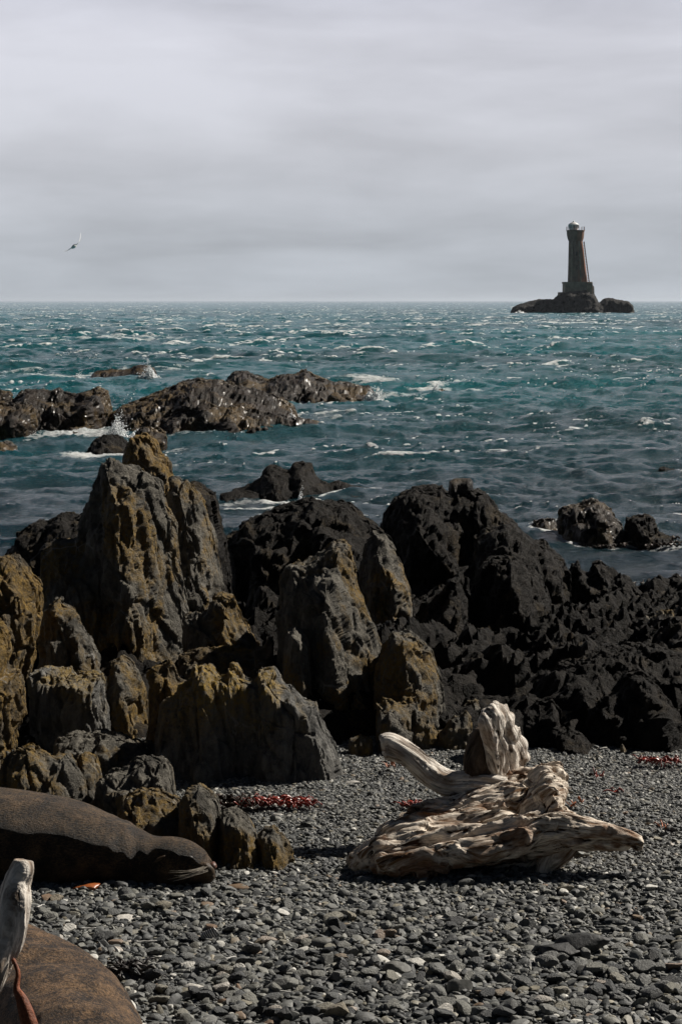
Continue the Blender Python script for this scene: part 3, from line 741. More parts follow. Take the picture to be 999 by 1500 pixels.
# foam trails left behind on the water, long thin streaks
tr = ridged(np.stack([X / 5.0, Y_ / 1.4, X * 0], 1) + 0.3 * nz[:, None], 61, 3)
fo2 = np.clip((tr - 0.72) / 0.18, 0, 1) * np.clip((fbm(Pw / np.array([18, 9, 1]), 71, 3) - 0.08) / 0.3, 0, 1) * np.interp(Y_, [25, 60, 150], [0.25, 0.5, 0.7])
glint = np.clip((R3 + 0.6 * R4 + 0.5 * patch - np.interp(Y_, [20, 30, 60, 120], [1.62, 1.42, 1.25, 1.28])) / 0.2, 0, 1) * 0.9  # sun sparkle on small crests, painted as white specks through the foam value
foam = np.maximum(np.maximum(fo, fo2), glint)
# foam collars and churned water round the reef rocks, measured from their real footprints
foot = []
for o in bpy.data.objects:
    if o.name.startswith('reef_rock') or o.name.startswith('rock_islet'):
        V = verts_of(o.data) + np.array(o.location)
        near = V[np.abs(V[:, 2] - SEA) < 0.25 + 0.002 * V[:, 1]]
        if len(near): foot.append(near[:: max(1, len(near) // 400), :2])
from mathutils.kdtree import KDTree
allf = np.concatenate(foot); kd = KDTree(len(allf))
for i, p_ in enumerate(allf): kd.insert((p_[0], p_[1], 0), i)
kd.balance()
cand = np.where((Y_ > 18) & (Y_ < 95) & (np.abs(X) < Y_ * 0.19))[0]
cand = cand[np.isin(cand, cand)]
dist = np.full(len(X), 50.0)
sub = cand
# coarse test on every 2nd row/col then spread
for i in sub[::3]:
    _, _, dd = kd.find((X[i], Y_[i], 0)); dist[i] = dd
rest = np.setdiff1d(sub, sub[::3])
dist[rest] = dist[np.minimum(rest - (np.searchsorted(sub, rest) % 3), len(dist) - 1)]
colr = fbm(np.stack([X / 0.9, Y_ / 0.9, X * 0], 1), 91, 4)
big_ = fbm(np.stack([X / 4.5, Y_ / 4.5, X * 0], 1), 95, 2)
lenc = np.interp(Y_, [20, 30, 38, 45, 80], [0.05, 0.08, 0.3, 0.75, 1.4]) * (1 + 1.4 * big_)
ring = 0.85 * np.clip(1.1 - dist / np.maximum(lenc, 0.05) + 0.9 * colr, 0, 1) * np.clip(0.55 + 1.8 * big_, 0, 1)
foam = np.maximum(foam, ring)
# the churned gap between left reef and pinnacle
for (px_, py_, rx_, ry_, s_) in ((150, 634, 3.2 / 2, 3.0, 1.0), (95, 552, 2.6, 2.6, 0.9), (235, 548, 1.6, 2.4, 1.0), (80, 640, 0.9, 2.0, 0.8), (285, 640, 1.0, 1.4, 0.5), (445, 620, 0.9, 1.6, 0.9), (625, 512, 3.6, 3.0, 1.0),
                             (635, 568, 1.1, 2.4, 1.0), (540, 562, 1.2, 3.0, 0.9), (375, 740, 0.5, 0.9, 0.55), (940, 885, 0.35, 0.5, 0.6), (180, 498, 7, 7, .8), (60, 555, 2.2, 1.6, 0.8)):
    c = G(px_, py_, SEA)
    dd = np.sqrt(((X - c[0]) / rx_) ** 2 + ((Y_ - c[1]) / ry_) ** 2)
    foam = np.maximum(foam, np.clip((1.0 - dd) * 1.1 + 1.8 * colr, 0, 1) * 0.8 * s_ * (dd < 1.6))
H += foam * 0.045 * np.clip(Y_ / 50, 0.15, 1.5) * (0.3 + 2 * colr)
V = np.stack([X, Y_, SEA + H], 1)
me = fast_mesh('sea', V, Fc); smooth(me)
fattr(me, 'foam', foam)
m, nt, b = mat_new('sea_water'); n = N(nt)
pos = n.geo('Position'); fa = n.attr('foam')
yy = n.sep(pos)[1]
br = n.noise(n.mapping(pos, (1, 0.8, 1)), 4.0, 8, 0.78)
fm = n.math('ADD', fa, n.math('MULTIPLY', n.math('SUBTRACT', br, 0.5), 2.2))
fm = n.ramp(n.math('MULTIPLY', fm, n.ramp(fa, [(0.0, 0.0), (0.12, 1.0)])), [(0.38, 0.0), (0.56, 0.45), (0.95, 1.0)])
# seabed: dark kelp forest and rock near the shore, pale sand farther out gives the teal
deep = n.maprange(n.math('ADD', yy, n.math('MULTIPLY', n.noise(pos, 0.05, 4), 30)), 38, 95)
cw = n.mix(deep, (0.004, 0.024, 0.038), (0.003, 0.100, 0.122))
cl = n.ramp(n.noise(n.mapping(pos, (0.03, 0.05, 1)), 1.0, 4), [(0.35, 0.65), (0.65, 1.25)])
cw = n.mix(1.0, cw, cl, 'MULTIPLY')
c = n.mix(fm, cw, (0.72, 0.74, 0.74))
nt.links.new(c, b.inputs['Base Color'])
rg = n.mix(fm, (0.16, 0.16, 0.16), (0.9, 0.9, 0.9))
nt.links.new(rg, b.inputs['Roughness'])
b.inputs['IOR'].default_value = 1.33; b.inputs['Specular IOR Level'].default_value = 0.17
h1 = n.noise(n.mapping(pos, (1.0, 1.5, 1)), 4.5, 8, 0.68)
h2 = n.noise(n.mapping(pos, (1.0, 1.6, 1)), 0.7, 5, 0.6)
nb = n.bump(h2, 1.0, 0.22); nb = n.bump(h1, 1.0, 0.16, nb)
nt.links.new(nb, b.inputs['Normal'])
tag(link('sea', me, m), 'wind-blown teal sea with whitecaps', kind='structure')

print('t', round(time.time() - T0, 1))
# splashes: real droplets thrown up where waves hit rock
def splash(label, px_, py_, wpx, hpx, n_, seed, lean_=0.3):
    r = np.random.default_rng(seed)
    c = G(px_, py_ + (7 if py_ > 500 else 0), SEA); Y = c[1]; u = Y / F
    Vt, Ft = [], []
    n1 = int(n_ * 2.4)
    core = (r.random(n1) < 0.55); a = r.normal(0, 0.32, n1) * np.where(core, 0.55, 1); hgt = np.abs(r.normal(0, 0.42, n1)) ** 1.1
    jet = 0.65 + 0.5 * np.sin(a * 9 + seed) * np.cos(a * 4)
    x = a * wpx * u + hgt * hpx * u * lean_ + r.normal(0, 0.02, n1) * wpx * u
    z = hgt * hpx * u * np.maximum(jet, 0.25) * np.exp(-(a / 0.55) ** 2)
    y = r.normal(0, 0.22, n1) * wpx * u * np.where(core, 0.5, 1)
    sz = u * r.uniform(0.4, 1.9, n1) * np.where(core, 1.35, 0.9) * np.exp(-z / (hpx * u) * 0.9)
    octv = np.array([[1,0,0],[-1,0,0],[0,1,0],[0,-1,0],[0,0,1],[0,0,-1]], float)
    of = np.array([[0,2,4],[2,1,4],[1,3,4],[3,0,4],[2,0,5],[1,2,5],[3,1,5],[0,3,5]])
    Vv = (np.stack([x, y, z], 1)[:, None, :] + octv[None] * sz[:, None, None]).reshape(-1, 3)
    Ff = (of[None] + (np.arange(n1) * 6)[:, None, None]).reshape(-1, 3)
    me = fast_mesh('splash', Vv, Ff); smooth(me)
    o = link('splash', me, M['spray'], loc=c - np.array([0, 0, 0.05]))
    return tag(o, label, 'splash')
M['spray'] = simple('white_spray', (0.8, 0.82, 0.83), 0.7, 0.3, 0.03, 5, 0.0)
splash('spray bursting at the right end of the small far-left rock', 222, 551, 34, 26, 1300, 1, -0.2)
splash('spray bursting on the left end of the small far-left rock', 112, 553, 34, 14, 700, 2)
splash('spray shooting up between the left reef and the middle reef', 168, 640, 56, 46, 1900, 3)
splash('fan of spray at the right end of the middle reef', 446, 628, 34, 44, 1700, 4, -0.3)
splash('spray at the tip of the long reef ridge', 540, 580, 26, 32, 900, 5)
splash('bursting whitecap over the submerged rock right of the reef', 626, 571, 26, 22, 900, 6, 0.6)
splash('foam lifting at the foot of the left boulder', 42, 636, 26, 16, 500, 7)
splash('thin white spurt on the two-knobbed near reef', 434, 733, 9, 28, 260, 8)
splash('tiny white wave breaking at the left tip of the lighthouse islet', 760, 459.5, 12, 5, 300, 9)

print('t', round(time.time() - T0, 1))
# ------------------------------------------------------------------ shingle
bmt = bmesh.new(); bmesh.ops.create_icosphere(bmt, subdivisions=2, radius=1.0)
ICO = np.array([v.co[:] for v in bmt.verts]); ICOF = np.array([[v.index for v in f.verts] for f in bmt.faces]); bmt.free()
bmt = bmesh.new(); bmesh.ops.create_icosphere(bmt, subdivisions=3, radius=1.0)
ICO3 = np.array([v.co[:] for v in bmt.verts]); ICOF3 = np.array([[v.index for v in f.verts] for f in bmt.faces]); bmt.free()
def pebble_shapes(base, n_, r, cuts=(6, 12)):
    out = []
    for k in range(n_):
        v = base.copy()
        for c in range(r.integers(*cuts)):
            nrm = r.normal(size=3); nrm /= np.linalg.norm(nrm)
            dcut = r.uniform(0.42, 0.85)
            over = v @ nrm - dcut
            v = v - np.clip(over, 0, None)[:, None] * nrm * 0.93
        v *= 1 + 0.12 * vnoise(v * 1.3 + 10 * k, 5 + k)[:, None]
        v *= np.array([1.0, r.uniform(0.6, 0.9), r.uniform(0.32, 0.6)])
        out.append(v)
    return out
SH = pebble_shapes(ICO, 40, rng)
SH3 = pebble_shapes(ICO3, 24, rng)
def in_view(x, y, z=0, m=0):
    d = np.stack([x, y, z - CAMZ + 0 * x], 1)
    c, s = math.cos(PITCH), math.sin(PITCH)
    zf = d[:, 1] * c - d[:, 2] * s; yu = d[:, 1] * s + d[:, 2] * c
    px = CX + F * d[:, 0] / zf; py = CY - F * yu / zf
    return px, py
def coarse(y, x):     # mean stone radius: coarse near the camera, fine up the beach
    b_ = np.interp(y, [5.5, 6.6, 7.4, 8.0, 9.0, 10.5, 12], [0.0170, 0.0150, 0.0120, 0.0088, 0.0070, 0.0064, 0.0064])
    return b_
pp = []
# layers: fill with jittered grids whose pitch follows the local stone size
for (y0, y1) in [(a, a + 0.3) for a in np.arange(5.2, 11.2, 0.3)]:
    ym = (y0 + y1) / 2; r0 = float(coarse(ym, 0)); pitch = r0 * 1.25
    hw = ym * 0.20 + 1.3
    for lay in range(2):
        nx = int(2 * hw / pitch); ny = max(1, int(0.3 / pitch))
        gx, gy = np.meshgrid(np.linspace(-hw, hw, nx), np.linspace(y0, y1, ny, endpoint=False))
        gx = gx.ravel() + rng.uniform(-.6, .6, gx.size) * pitch; gy = gy.ravel() + rng.uniform(-.6, .6, gy.size) * pitch
        sz = r0 * np.clip(np.exp(rng.normal(-0.14, 0.50, gx.size)), 0.35, 2.8)
        pp.append(np.stack([gx, gy, sz, np.full(gx.size, lay)], 1))
pp = np.concatenate(pp)
# sprinkle of larger stones
nb_ = 420
yb = 5.4 + 3.4 * rng.random(nb_) ** 1.2; xb = (rng.random(nb_) * 2 - 1) * (yb * 0.2 + .2)
big = np.stack([xb, yb, np.interp(yb, [5.4, 7.5, 9], [0.040, 0.03, 0.02]) * np.exp(rng.normal(0, 0.25, nb_)), np.full(nb_, 1.5)], 1)
pp = np.concatenate([pp, big])
def pz(p):
    return beach_z(p[:, 0], p[:, 1]) + p[:, 2] * np.where(p[:, 3] == 0, 0.05, np.where(p[:, 3] == 1, 0.32, 0.28)) * rng.uniform(0.3, 1.6, len(p)) 
zz = pz(pp)
px_, py_ = in_view(pp[:, 0], pp[:, 1], zz)
vis = (px_ > 5) & (px_ < 994) & (py_ < 1488) & (py_ > 1100)
# keep stones clear of the seals and the driftwood's shade core
size_px = pp[:, 2] / pp[:, 1] * F
hid = ((px_ < 215) & (py_ > 1380)) | ((px_ < 320) & (py_ > 1150) & (py_ < 1292)) | ((px_ > 520) & (px_ < 800) & (py_ > 1180) & (py_ < 1300))
score = np.where(vis & ~hid & (pp[:, 3] > 0.5), size_px, 0)
order = np.argsort(-score)[:285]
mask = np.zeros(len(pp), bool); mask[order] = True
def rotm(r, n_):
    yaw = r.uniform(0, 2 * math.pi, n_); tx = r.normal(0, 0.28, n_); ty = r.normal(0, 0.28, n_)
    cz, sz_ = np.cos(yaw), np.sin(yaw); cx_, sx_ = np.cos(tx), np.sin(tx); cy_, sy_ = np.cos(ty), np.sin(ty)
    o = np.zeros(n_)
    i = np.ones(n_)
    Rz = np.stack([cz, -sz_, o, sz_, cz, o, o, o, i], 1).reshape(-1, 3, 3)
    Rx = np.stack([i, o, o, o, cx_, -sx_, o, sx_, cx_], 1).reshape(-1, 3, 3)
    Ry = np.stack([cy_, o, sy_, o, i, o, -sy_, o, cy_], 1).reshape(-1, 3, 3)
    return Rx @ Ry @ Rz
small = pp[~mask]; zs = zz[~mask]
bmt = bmesh.new(); bmesh.ops.create_icosphere(bmt, subdivisions=1, radius=1.0)
ICO1 = np.array([v.co[:] for v in bmt.verts]); ICOF1 = np.array([[v.index for v in f.verts] for f in bmt.faces]); bmt.free()
SH1 = []
for k in range(40):
    v = ICO1 * (1 + rng.uniform(-0.28, 0.12, (12, 1))); SH1.append(v * np.array([1.0, rng.uniform(0.6, 0.95), rng.uniform(0.35, 0.62)]))
tone = np.clip(rng.beta(1.7, 2.3, len(small)) + (rng.random(len(small)) > 0.972) * 0.6 + (rng.random(len(small)) > 0.93) * 0.25, 0, 1)
far = (small[:, 2] / small[:, 1] * F < 4.6) | (np.abs(small[:, 0]) > small[:, 1] * 0.185)
VA, FA, TA, nv = [], [], [], 0
for sel, shp, icf in ((~far, SH, ICOF), (far, SH1, ICOF1)):
    sm_ = small[sel]; nn_ = len(sm_); RM = rotm(rng, nn_); sid = rng.integers(0, len(shp), nn_); sa_ = np.stack(shp); m_ = sa_.shape[1]
    Vv = np.einsum('nij,nkj->nki', RM, sa_[sid]) * sm_[:, 2][:, None, None] + np.stack([sm_[:, 0], sm_[:, 1], zs[sel]], 1)[:, None, :]
    VA.append(Vv.reshape(-1, 3)); FA.append((icf[None] + (np.arange(nn_) * m_)[:, None, None]).reshape(-1, 3) + nv); TA.append(np.repeat(tone[sel], m_)); nv += nn_ * m_
me = fast_mesh('shingle', np.concatenate(VA), np.concatenate(FA)); smooth(me, 26)
fattr(me, 'tone', np.concatenate(TA))
tag(link('shingle', me, M['shingle']), 'loose dark grey shingle covering the beach', kind='stuff')
print('shingle stones', len(small))
# the larger stones, each a thing
meshes = []
for k, v in enumerate(SH3):
    m_ = fast_mesh('beach_stone', v, ICOF3); smooth(m_, 22); m_.materials.append(M['stone']); meshes.append(m_)
for i in order:
    x, y, s, lay = pp[i]
    k = int(rng.integers(0, len(meshes)))
    o = bpy.data.objects.new('beach_stone', meshes[k]); col.objects.link(o)
    o.location = (x, y, zz[i] + 0.1 * s); o.scale = (s, s, s)
    o.rotation_euler = (rng.normal(0, .22), rng.normal(0, .22), rng.uniform(0, 6.28))
    tag(o, 'smooth flat grey stone among the larger stones of the foreground shingle', 'stone', 'larger grey stones on the beach')

def single_stone(name, label, px_, py_, wpx, hpx, mat, seed, cat='stone', flat=0.5, cuts=(5, 9), depth=None):
    r = np.random.default_rng(seed)
    c = G(px_, py_, 0.0); u = c[1] / F
    bm_ = pebble_shapes(ICO3, 1, r, cuts)[0]
    bm_ /= np.array([bm_[:, 0].max() - bm_[:, 0].min(), bm_[:, 1].max() - bm_[:, 1].min(), bm_[:, 2].max() - bm_[:, 2].min()]) 
    dpt = depth or wpx * 0.7
    v = bm_ * np.array([wpx * u, dpt * u, hpx * u])
    v[:, 2] -= v[:, 2].min() + 0.25 * hpx * u
    v[:, 2] += beach_z(c[[0]], c[[1]])[0]
    v *= 1 + 0.05 * fbm(v / (0.02), seed, 3)[:, None]
    me = fast_mesh(name, v, ICOF3); smooth(me, 30)
    c = c.copy(); c[2] = 0
    return tag(link(name, me, mat, loc=c), label, cat)
dk = simple('charcoal_stone', (0.022, 0.023, 0.024), 0.65, 0.35, 0.5, 50, 0.6, 0.01)
gk = simple('mid_grey_stone', (0.10, 0.10, 0.092), 0.65, 0.35, 0.3, 50, 0.5, 0.006)
wk = simple('white_speckled_stone', (0.48, 0.46, 0.42), 0.65, 0.35, 0.45, 120, 0.4, 0.004)
bk = simple('brown_stone', (0.13, 0.085, 0.05), 0.65, 0.35, 0.3, 50, 0.5, 0.006)
single_stone('slab_stone', 'large dark angular slab lying in the foreground shingle at the right', 850, 1392, 82, 40, dk, 51, cuts=(9, 13))
single_stone('slab_stone', 'flat dark slab propped against the left end of the large angular slab', 822, 1398, 62, 26, dk, 52, cuts=(9, 13))
for a in ((580, 1432, 46, 24, 53, 'rounded grey stone left of the pale square stone'), (671, 1458, 42, 30, 54, 'dome-shaped grey stone in the bottom middle'),
          (737, 1440, 34, 22, 55, 'light grey pointed stone below the white flecked one'), (855, 1425, 50, 18, 56, 'long grey slab stone below the dark slab'),
          (120, 1412, 50, 18, 57, 'pale grey flat stone touching the brown seal'), (470, 1390, 34, 18, 58, 'dark rounded stone in the middle of the shingle')):
    single_stone('beach_boulder', a[5], a[0], a[1], a[2], a[3], gk, a[4])
single_stone('white_stone', 'white crusted stone in the lower left shingle', 286, 1458, 36, 16, wk, 60)
single_stone('white_stone', 'white flecked flat stone in front of the driftwood', 718, 1408, 30, 12, wk, 61)
single_stone('white_stone', 'long white-topped stone in the shade of the driftwood', 650, 1350, 34, 10, wk, 62)
single_stone('white_stone', 'broad white-dusted flat rock patch between the two seals', 190, 1350, 54, 8, wk, 63)
single_stone('white_stone', 'thin white stone beside the grey slab foot', 517, 1146, 24, 6, wk, 64)
single_stone('white_stone', 'pale oblong stone in front of the red seaweed', 405, 1197, 16, 7, wk, 65)
single_stone('brown_stone', 'ochre brown stone at the bottom of the shingle', 700, 1480, 20, 14, bk, 66)
single_stone('brown_stone', 'pale pebble-shaped stone beside the far shingle', 838 - 296, 1170 - 4, 12, 10, gk, 67)
single_stone('brown_stone', 'flat reddish brown stone right of the seal muzzle', 352, 1298, 40, 7, bk, 68)
single_stone('pale_stone', 'light grey stone standing out from the fine shingle at the far right', 950, 1208, 12, 10, gk, 69)
# bleached twigs and bits of flotsam
for kk, (a, b_, L_, an) in enumerate(((215, 1394, 36, 5), (420, 1470, 22, -20), (60, 1340, 18, 60), (470, 1340, 16, 12), (560, 1400, 20, -8), (812, 1345, 24, 15), (905, 1300, 18, -12), (338, 1420, 20, 35), (690, 1338, 16, 70), (962, 1395, 26, -4), (130, 1376, 24, 8), (606, 1470, 18, 24))):
    c = G(a, b_, 0.0); u = c[1] / F; L = L_ * u; r = random.Random(kk); bm = bmesh.new(); prev = None
    for i in range(8):
        f = i / 7; p = Vector(((f - .5) * L, r.uniform(-.04, .04) * L, 0.022 + r.uniform(-.02, .02) * L)); rad_ = 0.0032 * (1 - 0.5 * f) * r.uniform(.8, 1.2)
        ring = [bm.verts.new(p + Vector((0, math.cos(t) * rad_, math.sin(t) * rad_))) for t in [k * math.pi / 3 for k in range(6)]]
        if prev:
            for k in range(6): bm.faces.new((prev[k], prev[(k + 1) % 6], ring[(k + 1) % 6], ring[k]))
        else: bm.faces.new(ring[::-1])
        prev = ring
    bm.faces.new(prev); me = bpy.data.meshes.new('twig'); bm.to_mesh(me); bm.free(); smooth(me)
    o = link('twig', me, M['white'], loc=(c[0], c[1], 0.005 + float(beach_z(c[[0]], c[[1]])[0])), rot=(0, 0, R(an)))
    tag(o, 'thin bleached twig lying loose on the shingle', 'twig', 'bleached twigs scattered over the beach')
# black and white barred shell/feather fragment
sh = single_stone('striped_shell', 'black and white striped shell fragment on the shingle below the seal', 306, 1378, 26, 26, None, 70, 'shell', cuts=(6, 8), depth=8)
m, nt, b = mat_new('striped_shell'); n = N(nt)
w = n.node('ShaderNodeTexWave'); n.put(w.inputs['Vector'], n.mapping(n.geo('Position'), (1, 1, 1), (0, R(30), 0))); w.inputs['Scale'].default_value = 42; w.inputs['Distortion'].default_value = 2.5; w.inputs['Detail Scale'].default_value = 2
nt.links.new(n.mix(n.ramp(w.outputs['Fac'], [(0.4, 0), (0.55, 1)]), (0.02, 0.02, 0.022), (0.6, 0.59, 0.57)), b.inputs['Base Color'])
sh.data.materials.append(m)

# ------------------------------------------------------------------ seaweed
def ribbon(bm, p0, r, L, w, wander=0.9, lift=0.02):
    ang_ = r.uniform(0, 2 * math.pi); p = Vector(p0); n_ = max(5, int(L / 0.012)); prev = None
    tw = r.uniform(0, 6)
    for i in range(n_):
        ang_ += r.gauss(0, 0.28) * wander
        d = Vector((math.cos(ang_), math.sin(ang_) * 0.6, 0))
        p = p + d * (L / n_)
        z = p0[2] + lift * abs(math.sin(i * 0.5 + tw)) + 0.004
        tw2 = tw + i * 0.22
        side = Vector((-d.y, d.x, 0)) * math.cos(tw2) + Vector((0, 0, 1)) * math.sin(tw2)
        ww = w * (0.5 + 0.5 * math.sin(math.pi * (i + 0.5) / n_)) * (1 + 0.3 * math.sin(i * 1.7))
        a = bm.verts.new((p.x - side.x * ww, p.y - side.y * ww, z - side.z * ww)); b_ = bm.verts.new((p.x + side.x * ww, p.y + side.y * ww, z + side.z * ww))
        if prev: bm.faces.new((prev[0], prev[1], b_, a))
        prev = (a, b_)
def seaweed(name, label, px_, py_, wpx, dpx, n_, L, w, mat, seed, lift=0.03, cat='seaweed'):
    r = random.Random(seed); c = G(px_, py_, 0.0); u = c[1] / F
    z0 = float(beach_z(c[[0]], c[[1]])[0]) + 0.008
    bm = bmesh.new()
    for i in range(n_):
        x = r.uniform(-0.5, 0.5) * wpx * u; yy_ = r.uniform(-0.5, 0.5) * dpx * u * c[1] / CAMZ * 0.9
        ribbon(bm, (x, yy_, r.uniform(0, lift)), r, L * r.uniform(0.5, 1.3), w * r.uniform(0.5, 1.3), lift=lift)
    me = bpy.data.meshes.new(name); bm.to_mesh(me); bm.free(); smooth(me)
    o = link(name, me, mat, loc=(c[0], c[1], z0))
    md = o.modifiers.new('thick', 'SOLIDIFY'); md.thickness = 0.003
    return tag(o, label, cat)
seaweed('seaweed', 'long heap of glossy red seaweed on the shingle behind the rock spur', 398, 1187, 100, 7, 70, 0.13, 0.006, M['kelp_red'], 1, 0.022)
seaweed('seaweed', 'dark brown rotting end of the red seaweed heap', 350, 1188, 45, 7, 40, 0.1, 0.007, M['kelp_brown'], 2, 0.03)
seaweed('seaweed', 'dark red seaweed patch left of the driftwood', 612, 1190, 44, 5, 26, 0.08, 0.007, M['kelp_red'], 3, 0.015)
seaweed('seaweed', 'small red seaweed scrap below the left arm of the driftwood', 575, 1130, 10, 4, 6, 0.05, 0.008, M['kelp_orange'], 4)
seaweed('seaweed', 'scattered red seaweed at the beach edge under the dark mound', 960, 1118, 70, 6, 32, 0.08, 0.007, M['kelp_red'], 5, 0.02)
seaweed('seaweed', 'single pinkish red seaweed blade right of the driftwood', 874, 1148, 12, 5, 4, 0.05, 0.010, M['kelp_red'], 6, 0.03)
seaweed('seaweed', 'thin red seaweed strip nearest above the right root of the driftwood', 903, 1163, 14, 3, 5, 0.06, 0.006, M['kelp_red'], 7, 0.01)
seaweed('seaweed', 'curled orange kelp scrap in the far right shingle', 975, 1222, 10, 3, 3, 0.05, 0.010, M['kelp_orange'], 8)
seaweed('seaweed', 'orange scrap of kelp just behind the driftwood right root', 846, 1188, 10, 3, 3, 0.05, 0.009, M['kelp_orange'], 9)
seaweed('seaweed', 'reddish seaweed scraps near the upper right boulder', 858, 1142, 26, 4, 8, 0.06, 0.006, M['kelp_brown'], 10, 0.015)
single_stone('orange_sponge', 'orange pitted sponge lying under the belly of the seal', 130, 1306, 42, 12, M['kelp_orange'], 71, 'sponge')
seaweed('seaweed', 'black rotting seaweed strands beside the brown seal back', 185, 1440, 42, 10, 26, 0.14, 0.006, M['skin'], 12, 0.02)
# kelp at the foot of the right reef rock
for (a, b_, lab, sd) in ((930, 796, 'brown kelp floating at the foot of the right sea rocks', 21), (790, 772, 'brown kelp fringe round the small kelp-topped rock', 22), (905, 868, 'dark kelp fronds in the water near the right edge', 23)):
    r = random.Random(sd); c = G(a, b_, SEA); bm = bmesh.new()
    for i in range(45):
        ribbon(bm, (r.uniform(-0.6, 0.6), r.uniform(-0.7, 0.5), 0.02), r, r.uniform(0.15, 0.4), 0.02, lift=0.025)
    me = bpy.data.meshes.new('kelp'); bm.to_mesh(me); bm.free(); smooth(me)
    o = link('kelp', me, M['kelp_brown'], loc=c); tag(o, lab, 'kelp')
    md = o.modifiers.new('thick', 'SOLIDIFY'); md.thickness = 0.006

print('t', round(time.time() - T0, 1))
# ------------------------------------------------------------------ driftwood
def catmull(P_, n_):
    P_ = [np.array(p, float) for p in P_]; P_ = [2 * P_[0] - P_[1]] + P_ + [2 * P_[-1] - P_[-2]]
    out = []
    for i in range(1, len(P_) - 2):
        for t in np.linspace(0, 1, n_, endpoint=False):
            a, b_, c, d = P_[i - 1:i + 3]
            out.append(0.5 * ((2 * b_) + (-a + c) * t + (2 * a - 5 * b_ + 4 * c - d) * t * t + (-a + 3 * b_ - 3 * c + d) * t ** 3))
    out.append(P_[-2]); return np.array(out)
def add_limb(bm, spine, seg=14, wdir=(0, 1, 0)):
    """spine rows: x,y,z, r_h (in plane, up-ish), r_w (sideways)"""
    S = catmull(spine, 6); prev = None
    for i, s in enumerate(S):
        p = Vector(s[:3]); a = Vector(S[max(i - 1, 0)][:3]); b_ = Vector(S[min(i + 1, len(S) - 1)][:3])
        d = (b_ - a).normalized()
        wv = Vector(wdir); wv = (wv - d * wv.dot(d)).normalized()
        uv = d.cross(wv).normalized()
        ring = [bm.verts.new(p + uv * s[3] * math.cos(t) + wv * s[4] * math.sin(t)) for t in [2 * math.pi * k / seg for k in range(seg)]]
        if prev:
            for k in range(seg): bm.faces.new((prev[k], prev[(k + 1) % seg], ring[(k + 1) % seg], ring[k]))
        else: bm.faces.new(ring[::-1])
        prev = ring
    bm.faces.new(prev)
    return S
def wood_part(name, limbs, parent, mat, voxel, base, amp=1.0, seed=0, prisms=(), label=None, grain=None, wdir=(0, 1, 0), shear=0, splint=0.032):
    bm = bmesh.new(); SP = []
    for sp in limbs:
        s2 = [(x - base[0], y - base[1], z - base[2], a, b_) for x, y, z, a, b_ in sp]
        SP.append(add_limb(bm, s2, 14, wdir))
    for (poly, y0, y1) in prisms:
        prism(bm, [(x - base[0], z - base[2]) for x, z in poly], y0 - base[1], y1 - base[1])
    me = remesh(bm, voxel, name)
    if shear:
        V = verts_of(me); xm = V[:, 0].mean(); fr = V[:, 1].mean()
        V[:, 1] = (V[:, 1] - fr) * (0.35 + 0.65 * np.clip(poly_dist(V[:, [0, 2]], np.array([(x - base[0], z - base[2]) for x, z in prisms[0][0]])) / 0.03, 0, 1)) + fr + shear * (V[:, 0] - xm); set_verts(me, V)
    V = verts_of(me); Nn = normals_of(me)
    # grain coordinates: along the nearest spine, and the offsets across it
    best = np.full(len(V), 1e9); gx = np.zeros(len(V)); off = np.zeros((len(V), 3))
    if grain is None:
        for j, S in enumerate(SP):
            L = 0.0
            for i in range(len(S) - 1):
                a, b_ = S[i][:3], S[i + 1][:3]; ab = b_ - a; l = np.linalg.norm(ab)
                t = np.clip(((V - a) @ ab) / max(l * l, 1e-9), 0, 1)
                q = V - (a + t[:, None] * ab); d = (q * q).sum(1) 
                m_ = d < best; best[m_] = d[m_]; gx[m_] = L + t[m_] * l + j * 3.7; off[m_] = q[m_]
                L += l
        g = np.stack([gx, off[:, 2] + 0.3 * off[:, 0], off[:, 1]], 1)
    else:
        gd = np.array(grain, float); gd /= np.linalg.norm(gd)
        w_ = np.array([0, 1.0, 0]); w_ -= gd * (w_ @ gd); w_ /= np.linalg.norm(w_); u_ = np.cross(gd, w_)
        g = np.stack([V @ gd, V @ u_, V @ w_], 1)
        g[:, 1] += 0.05 * np.sin(g[:, 0] * 7) + 0.02 * vnoise(g * 5, seed + 60)
    g2 = g.copy(); g2[:, 1] += 0.03 * np.sin(g[:, 0] * 5 + seed); g2[:, 2] += 0.02 * np.sin(g[:, 0] * 8 + 1 + seed)
    nz_ = ridged(g2 * np.array([1.1, 13, 13]), seed, 3)
    nf = ridged(g2 * np.array([2.6, 38, 38]), seed + 7, 3)
    lo = fbm(g2 * np.array([3, 6, 6]), seed + 9, 3)
    cleft = -np.clip(0.16 - np.abs(vnoise(g2 * np.array([1.3, 9, 9]), seed + 30)), 0, 1) / 0.16
    gs = g2 * np.array([0.16, 1, 1])
    sh_ = sum((1 - 2 * np.abs(tri(gs * f_, seed + 70 + int(f_)))) * a_ for f_, a_ in ((14, 0.016), (31, 0.009), (67, 0.0045)))
    V = V + Nn * ((0.010 * nz_ + 0.006 * nf + 0.012 * lo + 0.026 * cleft + sh_) * amp)[:, None]
    if grain is not None:   # fibres of unequal length: splintered ends
        V = V + np.array(gd)[None] * (splint * tri(np.stack([g[:, 1] * 26, g[:, 2] * 26, g[:, 0] * 1.5], 1), seed + 3) * amp)[:, None]
    set_verts(me, V); smooth(me, 40); fattr(me, 'g', g, 'FLOAT_VECTOR')
    o = link(name, me, mat, parent)
    if label: o['label'] = label
    return o
DY = 8.0
dbase = np.array([*P(670, 1300, DY)[:2], 0.0])
dw = link('driftwood_stump', None, loc=dbase)
tag(dw, 'large bleached driftwood stump with gnarled roots lying on the shingle', 'driftwood')
